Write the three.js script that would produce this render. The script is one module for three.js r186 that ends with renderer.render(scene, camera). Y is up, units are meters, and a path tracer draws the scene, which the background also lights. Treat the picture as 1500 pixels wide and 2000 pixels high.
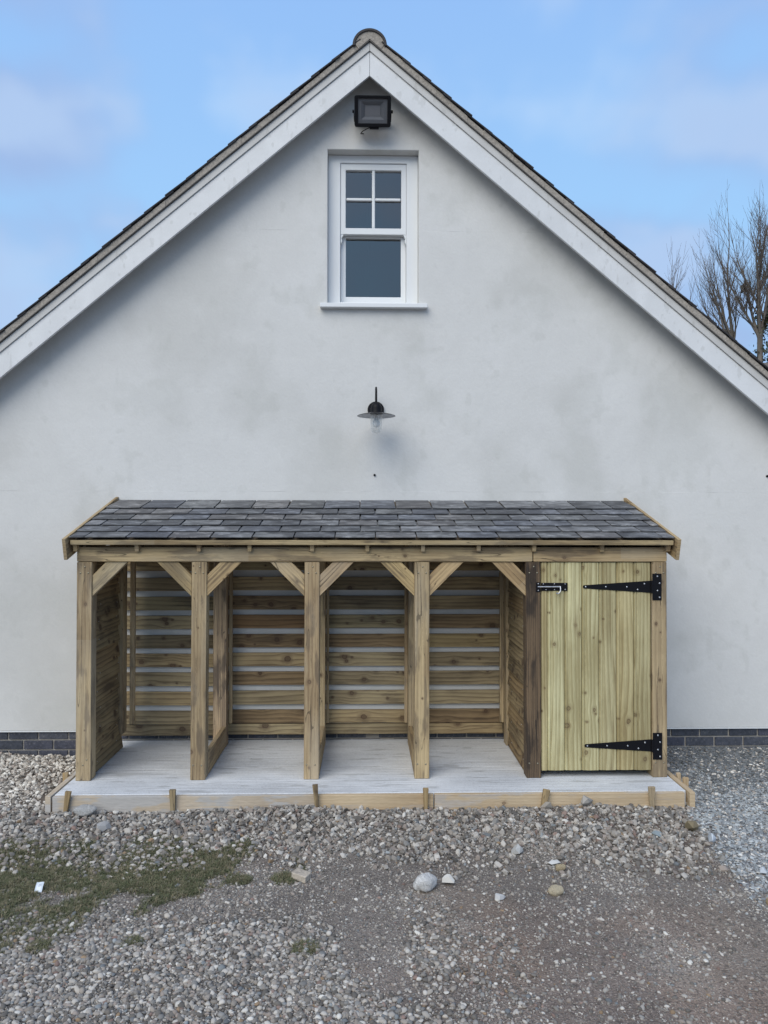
import * as THREE from 'three';
import { RoundedBoxGeometry } from 'three/addons/geometries/RoundedBoxGeometry.js';
import { ConvexGeometry } from 'three/addons/geometries/ConvexGeometry.js';
import { mergeGeometries, mergeVertices } from 'three/addons/utils/BufferGeometryUtils.js';

// ---------------------------------------------------------------- camera, sky, sun, exposure
const scene = new THREE.Scene();
const camera = new THREE.PerspectiveCamera(67.27, 0.75, 0.05, 600);
{
  const yaw = 0.0232, pitch = 0.0131;
  camera.position.set(0, 1.7677, 5.87);
  camera.up.set(-0.0013, 1, 0);
  camera.lookAt(Math.sin(yaw) * Math.cos(pitch) * 10, 1.7677 + Math.sin(pitch) * 10, 5.87 - Math.cos(yaw) * Math.cos(pitch) * 10);
}
const renderer = new THREE.WebGLRenderer({ antialias: true });
renderer.toneMapping = THREE.LinearToneMapping;
renderer.toneMappingExposure = 1.0;
renderer.shadowMap.enabled = true;
const SUN = new THREE.Vector3(-0.47, 0.92, 0.88).normalize();
const sun = new THREE.DirectionalLight(new THREE.Color(1.0, 0.94, 0.82), 2.35);
sun.position.copy(SUN).multiplyScalar(30); sun.target.position.set(0, 1, 0);
sun.castShadow = true; sun.shadow.radius = 96; sun.shadow.mapSize.set(2048, 2048);
Object.assign(sun.shadow.camera, { left: -9, right: 9, top: 9, bottom: -9, near: 1, far: 70 });
scene.add(sun, sun.target);

// ---------------------------------------------------------------- noise
function rng(seed) { let a = seed >>> 0; return () => { a = (a + 0x6D2B79F5) | 0; let t = Math.imul(a ^ (a >>> 15), 1 | a); t = (t + Math.imul(t ^ (t >>> 7), 61 | t)) ^ t; return ((t ^ (t >>> 14)) >>> 0) / 4294967296; }; }
const LAT = new Float32Array(65536); { const r = rng(99); for (let i = 0; i < 65536; i++) LAT[i] = r() * 2 - 1; }
function vn(x, y, px = 256, py = 256, s = 0) {         // value noise, periodic in px, py
  const xi = Math.floor(x), yi = Math.floor(y); let fx = x - xi, fy = y - yi;
  fx = fx * fx * (3 - 2 * fx); fy = fy * fy * (3 - 2 * fy);
  const x0 = ((xi % px) + px) % px, x1 = (x0 + 1) % px, y0 = ((yi % py) + py) % py, y1 = (y0 + 1) % py;
  const h = (a, b) => LAT[(a * 157 + b * 7919 + s * 3571 + ((a * b) & 255) * 31) & 65535];
  const a = h(x0, y0), b = h(x1, y0), c = h(x0, y1), d = h(x1, y1);
  return a + (b - a) * fx + (c - a) * fy + (a - b - c + d) * fx * fy;
}
function fbm(x, y, oct, p = 256, s = 0) { let v = 0, a = 0.5, f = 1; for (let i = 0; i < oct; i++) { v += a * vn(x * f, y * f, p * f, p * f, s + i * 7); a *= 0.5; f *= 2; } return v; }
const clamp = (v, a = 0, b = 1) => Math.min(b, Math.max(a, v));
const sst = (a, b, v) => { const t = clamp((v - a) / (b - a)); return t * t * (3 - 2 * t); };
const lerp = (a, b, t) => a + (b - a) * t;
const mix3 = (a, b, t) => [lerp(a[0], b[0], t), lerp(a[1], b[1], t), lerp(a[2], b[2], t)];
const toS = v => { v = clamp(v); return Math.round(255 * (v <= 0.0031308 ? 12.92 * v : 1.055 * Math.pow(v, 1 / 2.4) - 0.055)); };
function tex(w, h, fn, srgb = true, wrap = THREE.RepeatWrapping) {   // fn(i, j) -> linear [r,g,b] or a number
  const d = new Uint8Array(w * h * 4);
  for (let j = 0; j < h; j++) for (let i = 0; i < w; i++) {
    const c = fn(i, j), k = (j * w + i) * 4;
    if (typeof c === 'number') d[k] = d[k + 1] = d[k + 2] = clamp(Math.round(c * 255), 0, 255);
    else { d[k] = toS(c[0]); d[k + 1] = toS(c[1]); d[k + 2] = toS(c[2]); }
    d[k + 3] = 255;
  }
  const t = new THREE.DataTexture(d, w, h, THREE.RGBAFormat);
  t.wrapS = t.wrapT = wrap; t.magFilter = THREE.LinearFilter; t.minFilter = THREE.LinearMipmapLinearFilter; t.generateMipmaps = true;
  if (srgb) t.colorSpace = THREE.SRGBColorSpace;
  t.needsUpdate = true; return t;
}

// ---------------------------------------------------------------- sky: thin broken cloud over pale blue
{
  const W = 1024, H = 512, d = new Float32Array(W * H * 4);
  // 3-D noise from three planes so the sky has no seam
  const n3 = (x, y, z, f, o, s) => (fbm(x * f + 40, y * f + 40, o, 256, s) + fbm(y * f + 80, z * f + 60, o, 256, s + 3) + fbm(z * f + 20, x * f + 90, o, 256, s + 5)) * 0.75;
  for (let j = 0; j < H; j++) for (let i = 0; i < W; i++) {
    const th = ((j + 0.5) / H - 0.5) * Math.PI, ph = ((i + 0.5) / W - 0.5) * 2 * Math.PI;
    const y = Math.sin(th), x = Math.cos(th) * Math.cos(ph), z = Math.cos(th) * Math.sin(ph);
    const e = Math.max(y, 0);
    let c = mix3([0.39, 0.68, 1.0], [0.26, 0.46, 0.90], sst(0.1, 0.85, e));
    c = mix3([0.56, 0.77, 0.96], c, sst(0.0, 0.2, e));
    // clouds lie on a flat layer overhead: stretch the direction on to it
    const k = 1 / (e + 0.45), cx = x * k, cz = z * k;
    const n = n3(cx, e * 0.6, cz, 2.1, 5, 1), n2 = n3(cx, e * 0.8, cz, 8.5, 6, 11);
    const toSun = x * SUN.x + y * SUN.y + z * SUN.z, g = Math.pow(Math.max(toSun, 0), 4);
    const veil = sst(-0.30, 0.34, n + 0.4 * n2), puff = sst(-0.08, 0.42, n2 * 0.75 + n * 0.3);
    c = mix3(c, mix3([0.345, 0.465, 0.76], [0.52, 0.65, 0.90], 0.04 + 0.7 * g), veil * 0.75);
    c = mix3(c, mix3([0.56, 0.74, 0.98], [0.80, 0.88, 1.0], 0.05 + 0.8 * g), puff * 0.40);
    const hz = Math.pow(Math.max(toSun, 0), 6);
    c = [c[0] + 0.22 * hz, c[1] + 0.22 * hz, c[2] + 0.18 * hz];
    if (y < 0) c = mix3(c, [0.2, 0.2, 0.19], sst(0, 0.06, -y));
    const q = (j * W + i) * 4; d[q] = c[0]; d[q + 1] = c[1]; d[q + 2] = c[2]; d[q + 3] = 1;
  }
  const t = new THREE.DataTexture(d, W, H, THREE.RGBAFormat, THREE.FloatType);
  t.mapping = THREE.EquirectangularReflectionMapping; t.magFilter = t.minFilter = THREE.LinearFilter; t.needsUpdate = true;
  scene.background = t; scene.environment = t;
}

// ---------------------------------------------------------------- object helpers
const used = new Map();
function numbered(n) { const k = used.get(n) ?? -1; used.set(n, k + 1); return k < 0 ? n : `${n}_${String(k + 1).padStart(3, '0')}`; }
function shadow(m) { m.castShadow = m.receiveShadow = true; return m; }
function thing(name, label, category, pos = [0, 0, 0], group) {
  const o = new THREE.Group(); o.name = numbered(name); o.position.set(...pos); scene.add(o);
  o.userData = { label, category }; if (group) o.userData.group = group; return o;
}
function part(name, geo, mat, parent, label) {
  const m = shadow(new THREE.Mesh(geo, mat)); m.name = name; parent.add(m); if (label) m.userData.label = label; return m;
}
function solo(name, geo, mat, label, category, group) {
  const m = shadow(new THREE.Mesh(geo, mat)); m.name = numbered(name); scene.add(m); m.userData = { label, category }; if (group) m.userData.group = group; return m;
}
function stuff(name, m, label, category) { shadow(m); m.name = numbered(name); scene.add(m); m.userData = { label, category, kind: 'stuff' }; return m; }
const S = (...a) => new THREE.MeshStandardMaterial(...a);
const lin = (r, g, b) => new THREE.Color().setRGB(r, g, b);

// a plank: rounded box with uv in metres, u along its longest side
function plank(lx, ly, lz, r = 0.003, ou = 0, ov = 0) {
  const g = new RoundedBoxGeometry(lx, ly, lz, 1, Math.min(r, lx * 0.45, ly * 0.45, lz * 0.45));
  const p = g.attributes.position, n = g.attributes.normal, uv = g.attributes.uv, L = Math.max(lx, ly, lz);
  const ax = L === lx ? 0 : L === ly ? 1 : 2, o = [0, 1, 2].filter(k => k !== ax), dims = [lx, ly, lz];
  for (let t = 0; t < p.count; t += 3) {
    const fn = [0, 0, 0];                                   // one projection for a whole triangle
    for (let q = 0; q < 3; q++) for (let k = 0; k < 3; k++) fn[k] += Math.abs(n.getComponent(t + q, k));
    const dom = fn[0] > fn[1] && fn[0] > fn[2] ? 0 : fn[1] > fn[2] ? 1 : 2;
    for (let q = 0; q < 3; q++) {
      const c = [p.getX(t + q), p.getY(t + q), p.getZ(t + q)];
      let u, v;
      if (dom === ax) { u = c[o[0]] * 0.15; v = c[o[1]]; }
      else { u = c[ax]; v = dom === o[0] ? c[o[1]] + dims[o[0]] * 0.5 + dims[o[1]] * 0.5 + 0.02 : c[o[0]]; }
      uv.setXY(t + q, u + ou, v + ov);
    }
  }
  return g;
}
const R = rng(4711);
const rnd = (a, b) => a + (b - a) * R();
const pick = a => a[Math.floor(R() * a.length)];
const P = (lx, ly, lz, r) => plank(lx, ly, lz, r, rnd(0, 5), rnd(0, 5));
function place(m, x, y, z, rx = 0, ry = 0, rz = 0) { m.position.set(x, y, z); m.rotation.set(rx, ry, rz); return m; }

// ---------------------------------------------------------------- wood
// a sheet of sawn softwood 2.4 m along the grain (u) by 0.6 m across (v)
function woodSheet(seed, o) {
  const W = 2048, H = 512, LU = 2.4, LV = 0.6, r = rng(seed), knots = [];
  for (let k = 0; k < o.knots; k++) knots.push([r() * LU, r() * LV, lerp(o.kr[0], o.kr[1], Math.pow(r(), 1.5)), r() * 6]);
  const bump = new Float32Array(W * H);
  const map = tex(W, H, (i, j) => {
    const u = i / W * LU, v = j / H * LV;
    let vv = v + 0.016 * vn(u * 1.25, v * 5, 3, 3, seed) + 0.005 * vn(u * 3.75, v * 15, 9, 9, seed + 1);
    let core = 0, halo = 0, kring = 9;
    for (const k of knots) {
      let du = Math.abs(u - k[0]), dv = v - k[1]; if (du > LU / 2) du = LU - du; if (dv > LV / 2) dv -= LV; if (dv < -LV / 2) dv += LV;
      const rr = k[2], lim = rr * 6; if (du > lim * 1.6 || Math.abs(dv) > lim) continue;
      const d = Math.sqrt(du * du * 0.5 + dv * dv);
      vv -= dv * 0.9 * Math.exp(-((d / (rr * 2.2)) ** 2));
      const wob = 1 + 0.25 * vn(u * 60 + k[3], v * 60, 256, 256, 5), dk = Math.sqrt(du * du * 0.75 + dv * dv) * wob;
      core = Math.max(core, 1 - sst(rr * 0.8, rr * 1.05, dk)); halo = Math.max(halo, (1 - sst(rr * 0.9, rr * 2.4, dk)) * 0.8); kring = Math.min(kring, dk / rr * 4);
    }
    const ring = vv * o.freq + 0.8 * vn(u * 0.8333, v * 10, 2, 6, seed + 3), f = ring - Math.floor(ring);
    const late = Math.pow(f, 2.2) * (1 - sst(0.9, 1, f));
    const streak = vn(u * 2.5, v * 70, 6, 42, seed + 5) * 0.6 + vn(u * 5, v * 190, 12, 114, seed + 6) * 0.4;
    const fibre = vn(u * 40, v * 640, 96, 384, seed + 7);
    const blot = fbm(u * 2.5, v * 5, 4, 6, seed + 9);
    let c = mix3(o.light, o.mid, clamp(late * o.ringK + (o.base ?? 0.35) + streak * (o.streak ?? 0.45) + blot * (o.blot ?? 0.5)));
    c = mix3(c, o.dark, clamp(halo * 0.55 * (o.halo ?? 1)));
    c = mix3(c, o.knot, core * (0.78 + 0.22 * Math.sin(kring * 3))); c = mix3(c, mix3(o.dark, o.mid, 0.5), core * (1 - sst(1.6, 3.0, kring)) * 0.75);
    const dirt = sst(o.dirt[0], o.dirt[1], fbm(u * 5, v * 15, 5, 12, seed + 13) + 0.25 * streak);
    c = mix3(c, o.dirtC, dirt * o.dirtK);
    if (o.gray) { const gy = sst(-0.1, 0.5, fbm(u * 1.6667, v * 8.333, 4, 5, seed + 17)); c = mix3(c, o.gray, gy * 0.5); }
    if (o.crack) { const cr = Math.abs(vn(u * 1.6667, v * 60, 4, 36, seed + 19)); if (cr < 0.02) c = mix3(c, [0.02, 0.016, 0.012], 0.6); }
    const m = 1 + fibre * 0.10;
    bump[j * W + i] = 0.5 - late * 0.22 + fibre * 0.16 - core * 0.1 + streak * 0.12 - dirt * 0.1;
    return [c[0] * m, c[1] * m, c[2] * m];
  });
  map.repeat.set(1 / LU, 1 / LV);
  const b = tex(W, H, (i, j) => bump[j * W + i], false); b.repeat.set(1 / LU, 1 / LV);
  const made = new Map();
  return (tint = [1, 1, 1], rough = 0.82) => {
    const k = tint.join(); if (!made.has(k)) made.set(k, S({ map, bumpMap: b, bumpScale: 0.0018, roughness: rough, color: lin(...tint) })); return made.get(k);
  };
}
const POST = woodSheet(11, { knots: 30, kr: [0.004, 0.014], freq: 40, ringK: 0.5, streak: 0.35, blot: 0.85, light: [0.52, 0.40, 0.235], mid: [0.25, 0.178, 0.10], dark: [0.15, 0.095, 0.055], knot: [0.10, 0.065, 0.042], dirt: [0.08, 0.42], dirtC: [0.13, 0.10, 0.07], dirtK: 0.6, gray: [0.42, 0.36, 0.27], crack: true });
const SLAT = woodSheet(23, { knots: 44, kr: [0.006, 0.024], freq: 30, ringK: 0.75, streak: 0.3, blot: 0.7, light: [0.36, 0.275, 0.155], mid: [0.145, 0.105, 0.058], dark: [0.085, 0.052, 0.030], knot: [0.075, 0.042, 0.026], dirt: [0.2, 0.6], dirtC: [0.07, 0.05, 0.033], dirtK: 0.5 });
const DOOR = woodSheet(37, { knots: 54, kr: [0.005, 0.015], streak: 0.4, blot: 0.7, freq: 34, ringK: 0.85, light: [0.56, 0.505, 0.29], mid: [0.31, 0.255, 0.125], dark: [0.19, 0.135, 0.062], knot: [0.12, 0.082, 0.042], halo: 0.9, dirt: [0.3, 0.7], dirtC: [0.25, 0.19, 0.10], dirtK: 0.5 });
const OLD = woodSheet(53, { knots: 14, kr: [0.008, 0.022], freq: 70, ringK: 0.8, light: [0.22, 0.15, 0.085], mid: [0.075, 0.05, 0.031], dark: [0.04, 0.027, 0.018], knot: [0.02, 0.015, 0.012], dirt: [-0.05, 0.35], dirtC: [0.028, 0.02, 0.015], dirtK: 0.75, crack: true });
const FORM = woodSheet(71, { knots: 16, kr: [0.004, 0.011], freq: 50, ringK: 0.4, light: [0.60, 0.475, 0.315], mid: [0.44, 0.325, 0.20], dark: [0.30, 0.2, 0.11], knot: [0.11, 0.065, 0.04], dirt: [0.25, 0.6], dirtC: [0.44, 0.42, 0.40], dirtK: 0.6 });
const FORMC = woodSheet(83, { knots: 6, kr: [0.004, 0.009], freq: 50, ringK: 0.3, light: [0.53, 0.44, 0.33], mid: [0.42, 0.34, 0.25], dark: [0.30, 0.22, 0.14], knot: [0.13, 0.09, 0.06], dirt: [-0.15, 0.06], dirtC: [0.44, 0.42, 0.395], dirtK: 0.92 });
const postM = [POST(), POST([0.93, 0.92, 0.9]), POST([1.06, 1.03, 1.0]), POST([1.0, 0.98, 0.92])];
const slatM = [SLAT([0.96, 0.98, 1.0]), SLAT([0.72, 0.74, 0.76]), SLAT([1.2, 1.24, 1.26]), SLAT([0.86, 0.77, 0.70]), SLAT([1.34, 1.3, 1.22]), SLAT([1.0, 1.06, 1.04])];
const doorM = [DOOR(), DOOR([0.88, 0.86, 0.84]), DOOR([1.1, 1.12, 1.12]), DOOR([0.95, 0.9, 0.84])];

// ---------------------------------------------------------------- other materials
const blackIron = new THREE.MeshPhysicalMaterial({ color: lin(0.006, 0.006, 0.008), roughness: 0.5, specularIntensity: 0.35 });
const zinc = S({ color: lin(0.55, 0.55, 0.56), roughness: 0.35, metalness: 0.9 });
const screwM = S({ color: lin(0.30, 0.27, 0.2), roughness: 0.4, metalness: 0.85 });
const grainBump = tex(512, 512, (i, j) => 0.5 + 0.35 * fbm(i / 8, j / 8, 4, 64, 61) + 0.2 * vn(i / 2, j / 2, 256, 256, 67), false);
const whitePaint = S({ color: lin(0.74, 0.75, 0.75), roughness: 0.42 });

const renderTex = tex(2048, 2048, (i, j) => {             // 8 m square of trowelled lime render
  const x = i / 256, y = j / 256;
  const a = fbm(x * 1.1 + 3, y * 1.1, 5, 256, 31), b = fbm(x * 3.2 + 9, y * 2.6, 5, 256, 37), c = fbm(x * 14, y * 11, 4, 256, 41), t = vn(x * 3, y * 26, 256, 256, 43);
  let k = [0.64, 0.632, 0.608];
  k = mix3(k, [0.585, 0.577, 0.55], sst(-0.08, 0.42, a + b * 0.35));
  k = mix3(k, [0.67, 0.662, 0.64], sst(0.05, 0.45, -a + b * 0.5) * 0.8);
  k = mix3(k, [0.50, 0.50, 0.465], sst(0.05, 0.48, b + c * 0.5) * 0.26);
  k = mix3(k, [0.46, 0.455, 0.43], sst(0.26, 0.5, c + b * 0.3) * 0.14);
  const sp = vn(i / 1.7, j / 1.7, 256, 256, 45), m = 1 + 0.03 * c + 0.006 * t + 0.02 * sp;
  return [k[0] * m, k[1] * m, k[2] * m];
});
renderTex.repeat.set(1 / 8, 1 / 8); renderTex.offset.set(0.5, 0);
const renderBump = tex(1024, 1024, (i, j) => {            // 2 m square
  const x = i / 512, y = j / 512;
  return 0.5 + 0.30 * fbm(x * 6, y * 5, 4, 12, 47) + 0.10 * fbm(x * 18, y * 14, 3, 28, 51) + 0.10 * fbm(x * 60, y * 60, 3, 120, 53);
}, false);
renderBump.repeat.set(0.5, 0.5);
const wallM = S({ map: renderTex, bumpMap: renderBump, bumpScale: 0.004, roughness: 0.92 });

const brickTex = tex(512, 512, (i, j) => {
  const n = fbm(i / 20, j / 20, 5, 26, 91), s = vn(i / 2.5, j / 2.5, 200, 200, 93); const m = 1 + 0.5 * n + 0.2 * s;
  let c = [0.052 * m, 0.058 * m, 0.072 * m]; c = mix3(c, [0.17, 0.17, 0.17], sst(0.25, 0.5, fbm(i / 9, j / 14, 4, 57, 97)) * 0.5); return c;
});
brickTex.repeat.set(2.2, 2.2);
const brickM = [[1, 1, 1], [0.8, 0.8, 0.85], [1.25, 1.2, 1.2], [1.05, 1.0, 1.1]].map(t => S({ map: brickTex, color: lin(...t), roughness: 0.6, bumpMap: grainBump, bumpScale: 0.001 }));
const mortarTex = tex(256, 256, (i, j) => { const m = 1 + 0.35 * fbm(i / 6, j / 6, 4, 43, 101) + 0.12 * vn(i, j, 256, 256, 103); return [0.36 * m, 0.33 * m, 0.29 * m]; });
mortarTex.repeat.set(2, 2);
const mortarM = S({ map: mortarTex, bumpMap: grainBump, bumpScale: 0.003, roughness: 0.95 });
const vergeM = S({ map: mortarTex, color: lin(0.92, 0.90, 0.88), bumpMap: grainBump, bumpScale: 0.004, roughness: 0.95 });
const tileM = [[0.035, 0.033, 0.036], [0.045, 0.04, 0.04], [0.028, 0.027, 0.03]].map(c => S({ color: lin(...c), bumpMap: grainBump, bumpScale: 0.002, roughness: 0.8 }));

const slateTex = tex(1024, 1024, (i, j) => {              // 1 m square
  const x = i / 1024, y = j / 1024;
  const a = fbm(x * 7, y * 9, 5, 7, 111), b = fbm(x * 22 + 0.8 * a, y * 30, 4, 22, 113), s = vn(i / 2, j / 2, 256, 256, 117);
  let c = [0.13, 0.13, 0.13];
  c = mix3(c, [0.082, 0.082, 0.084], sst(-0.05, 0.35, a));
  c = mix3(c, [0.205, 0.206, 0.205], sst(0.0, 0.4, -a + b * 0.7) * 0.7);
  c = mix3(c, [0.42, 0.42, 0.41], sst(0.33, 0.47, fbm(x * 9, y * 30, 5, 9, 121) + 0.08 * s) * 0.45);
  const m = 1 + 0.22 * b + 0.1 * s; return [c[0] * m, c[1] * m, c[2] * m];
});
const slateBump = tex(512, 512, (i, j) => { const x = i / 512, y = j / 512, a = fbm(x * 6, y * 8, 5, 6, 131); return 0.5 + 0.3 * (Math.floor(a * 9) / 9) + 0.2 * fbm(x * 30, y * 30, 3, 30, 133); }, false);
const slateM = [[1, 1, 1], [0.78, 0.79, 0.82], [1.22, 1.22, 1.24], [0.92, 0.95, 1.04], [1.1, 1.06, 1.04]].map(t => S({ map: slateTex, bumpMap: slateBump, bumpScale: 0.003, roughness: 0.78, color: lin(...t) }));

const concTex = tex(2048, 1024, (i, j) => {               // 4 m by 2 m, brushed from side to side
  const x = i / 512, y = j / 512;
  const w = y + 0.012 * vn(x * 2, y * 3, 8, 6, 141);
  const st = vn(x * 3.5, w * 110, 14, 220, 143) * 0.45 + vn(x * 8, w * 240, 32, 480, 147) * 0.35 + vn(x * 1.5, w * 30, 6, 60, 149) * 0.22, n = fbm(x * 3, y * 5, 5, 12, 151), s = vn(i / 2, j / 1.5, 1024, 683, 153);
  const pit = vn(i / 4, j / 3, 512, 342, 161), m = 1 + 0.06 * st + 0.26 * n + 0.13 * s - 0.28 * sst(0.72, 0.9, pit); let c = [0.60 * m, 0.61 * m, 0.62 * m];
  c = mix3(c, [0.33, 0.33, 0.32], sst(0.22, 0.5, fbm(x * 6, w * 24, 4, 24, 157)) * 0.5);
  return c;
});
concTex.repeat.set(1 / 4, 1 / 2);
const concBump = tex(1024, 512, (i, j) => { const x = i / 256, y = j / 256; return 0.5 + 0.25 * vn(x * 3.5, y * 110, 14, 220, 143) + 0.2 * vn(x * 8, y * 128, 32, 256, 147) + 0.1 * fbm(x * 30, y * 30, 2, 120, 159); }, false);
concBump.repeat.set(1 / 4, 1 / 2);
const concM = S({ map: concTex, bumpMap: concBump, bumpScale: 0.004, roughness: 0.85 });

// ---------------------------------------------------------------- ground
const bump2 = (x, z, cx, cz, rx, rz) => Math.exp(-(((x - cx) / rx) ** 2) - ((z - cz) / rz) ** 2);
function groundH(x, z) {
  let h = 0.012 * fbm(x * 1.3 + 50, z * 1.3 + 50, 4, 256, 201) + 0.006 * fbm(x * 6 + 50, z * 6 + 50, 3, 256, 203);
  const near = sst(12, 6, Math.hypot(x, z - 2)); h *= near;
  h += 0.03 * sst(1.95, 1.25, z) * sst(-2.4, -1.7, x) * sst(2.4, 1.9, x) * sst(0.6, 1.1, z) * near;
  h += 0.03 * bump2(x, z, -0.45, 1.22, 0.22, 0.12) + 0.015 * bump2(x, z, 1.4, 1.25, 0.3, 0.15) - 0.014 * bump2(x, z, -1.3, 1.2, 0.25, 0.1) - 0.01 * bump2(x, z, 1.75, 1.19, 0.2, 0.07);
  h += 0.075 * bump2(x, z, -3.0, 0.28, 0.5, 0.3) + 0.04 * sst(1.9, 2.3, x) * sst(1.1, 0.2, z) * sst(-2, -0.5, z);
  return h;
}
const nz = (x, z, f, s) => fbm(x * f + 60, z * f + 60, 3, 256, s);
// what covers the ground where: grass, loose bank, slate path, pebbles, dirt
function zones(x, z) {
  const w = 0.14 * nz(x, z, 3, 211), w2 = nz(x, z, 2.2, 215), w3 = nz(x, z, 6, 219);
  const slate = sst(-0.06, 0.06, x - (2.02 - 0.16 * (z - 0.95)) + w) * sst(2.5, 2.0, z + w);
  const bank = sst(1.02, 1.1, z) * (1 - sst(1.40, 1.86, z + 1.3 * w + 0.16 * w3 + 0.22 * nz(x, z, 1.1, 217) - 0.16 * sst(-1.2, 0.4, x) - 0.05)) * (1 - slate);
  const side = (x < -1.85 && z < 1.15 ? 1 : 0);
  const grass = sst(0.0, 0.9, 1.6 - Math.abs(z - 2.0 + 0.16 * (x + 1.5)) / 0.37 - sst(-1.3, -0.6, x) * 1.05 + w2 * 0.8 + w3 * 1.3 - 0.05) * sst(-0.2, -0.5, x) * sst(1.5, 1.62, z);
  const pebble = sst(-0.22, 0.3, -x * 0.45 + (z - 2.55) * 0.55 + w2 * 1.1 - 0.02) * sst(2.2, 2.45, z + w) * sst(1.0, -0.2, x);
  const fines = sst(0.0, 0.4, w2 * 1.3 + 0.1) * sst(-0.2, 0.4, x) * sst(1.9, 2.3, z);   // bare compacted earth
  return { slate, bank, side, grass, pebble, fines };
}
{
  const dirtTex = tex(1024, 1024, (i, j) => {             // 1.2 m square
    const x = i / 1024, y = j / 1024, n = fbm(x * 5, y * 5, 6, 5, 221), s = vn(i / 2.3, j / 2.3, 445, 445, 223), g = vn(i / 5, j / 5, 205, 205, 227), p = vn(i / 9, j / 9, 114, 114, 229);
    let m = 1 + 0.3 * n + 0.25 * s; let c = [0.19 * m, 0.160 * m, 0.135 * m];
    c = mix3(c, [0.33, 0.30, 0.265], sst(0.35, 0.75, g) * 0.75); c = mix3(c, [0.06, 0.052, 0.046], sst(0.35, 0.8, -p) * 0.6); c = mix3(c, [0.5, 0.49, 0.47], sst(0.78, 0.95, s) * 0.7);
    return c;
  });
  const dirtBump = tex(1024, 1024, (i, j) => 0.5 + 0.22 * fbm(i / 40, j / 40, 3, 26, 231) + 0.3 * vn(i / 5, j / 5, 205, 205, 227) + 0.15 * vn(i / 2.3, j / 2.3, 445, 445, 223), false);
  dirtTex.repeat.set(1 / 1.2, 1 / 1.2); dirtBump.repeat.set(1 / 1.2, 1 / 1.2);
  const xs = [], zs = [];
  const axis = (out, a, b, st) => { let v = a, far = [], q = st; while (v > -250) { q *= 1.35; v -= q; far.unshift(v); } out.push(...far); for (v = a; v <= b; v += st) out.push(v); q = st; v = out[out.length - 1]; while (v < 250) { q *= 1.35; v += q; out.push(v); } };
  axis(xs, -4.2, 4.2, 0.028); axis(zs, -0.3, 5.2, 0.028);
  const pos = [], col = [], uv = [], idx = [];
  for (const z of zs) for (const x of xs) {
    const inner = Math.abs(x) < 5 && z > -1 && z < 6.2; pos.push(x, groundH(x, z), z); uv.push(x, -z);
    let c = [1, 1, 1];
    if (inner) { const q = zones(x, z); c = mix3(c, [0.62, 0.6, 0.6], q.bank); if (q.side) c = [0.55, 0.5, 0.46]; c = mix3(c, [0.95, 1.15, 1.4], q.slate); c = mix3(c, [0.66, 0.74, 0.55], q.grass * 0.7); c = mix3(c, [0.7, 0.72, 0.74], q.pebble); c = mix3(c, [1.12, 1.06, 1.0], q.fines); const rd = sst(-0.1, 0.35, nz(x, z, 1.6, 273)); c = mix3(c, [c[0] * 1.02, c[1] * 0.95, c[2] * 0.92], rd); const gv = sst(-0.05, 0.3, nz(x, z, 4, 275)); c = mix3(c, [c[0] * 1.25, c[1] * 1.27, c[2] * 1.29], gv * 0.8); }
    col.push(...c);
  }
  const nx = xs.length; for (let j = 0; j < zs.length - 1; j++) for (let i = 0; i < nx - 1; i++) { const a = j * nx + i; idx.push(a, a + nx, a + 1, a + 1, a + nx, a + nx + 1); }
  const g = new THREE.BufferGeometry(); g.setAttribute('position', new THREE.Float32BufferAttribute(pos, 3)); g.setAttribute('color', new THREE.Float32BufferAttribute(col, 3)); g.setAttribute('uv', new THREE.Float32BufferAttribute(uv, 2)); g.setIndex(idx); g.computeVertexNormals();
  const m = shadow(new THREE.Mesh(g, S({ map: dirtTex, bumpMap: dirtBump, bumpScale: 0.008, roughness: 0.97, vertexColors: true }))); m.name = 'ground'; m.userData = { kind: 'structure', label: 'brown earth yard with trodden gravel in front of the gable' }; scene.add(m);
}

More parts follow.
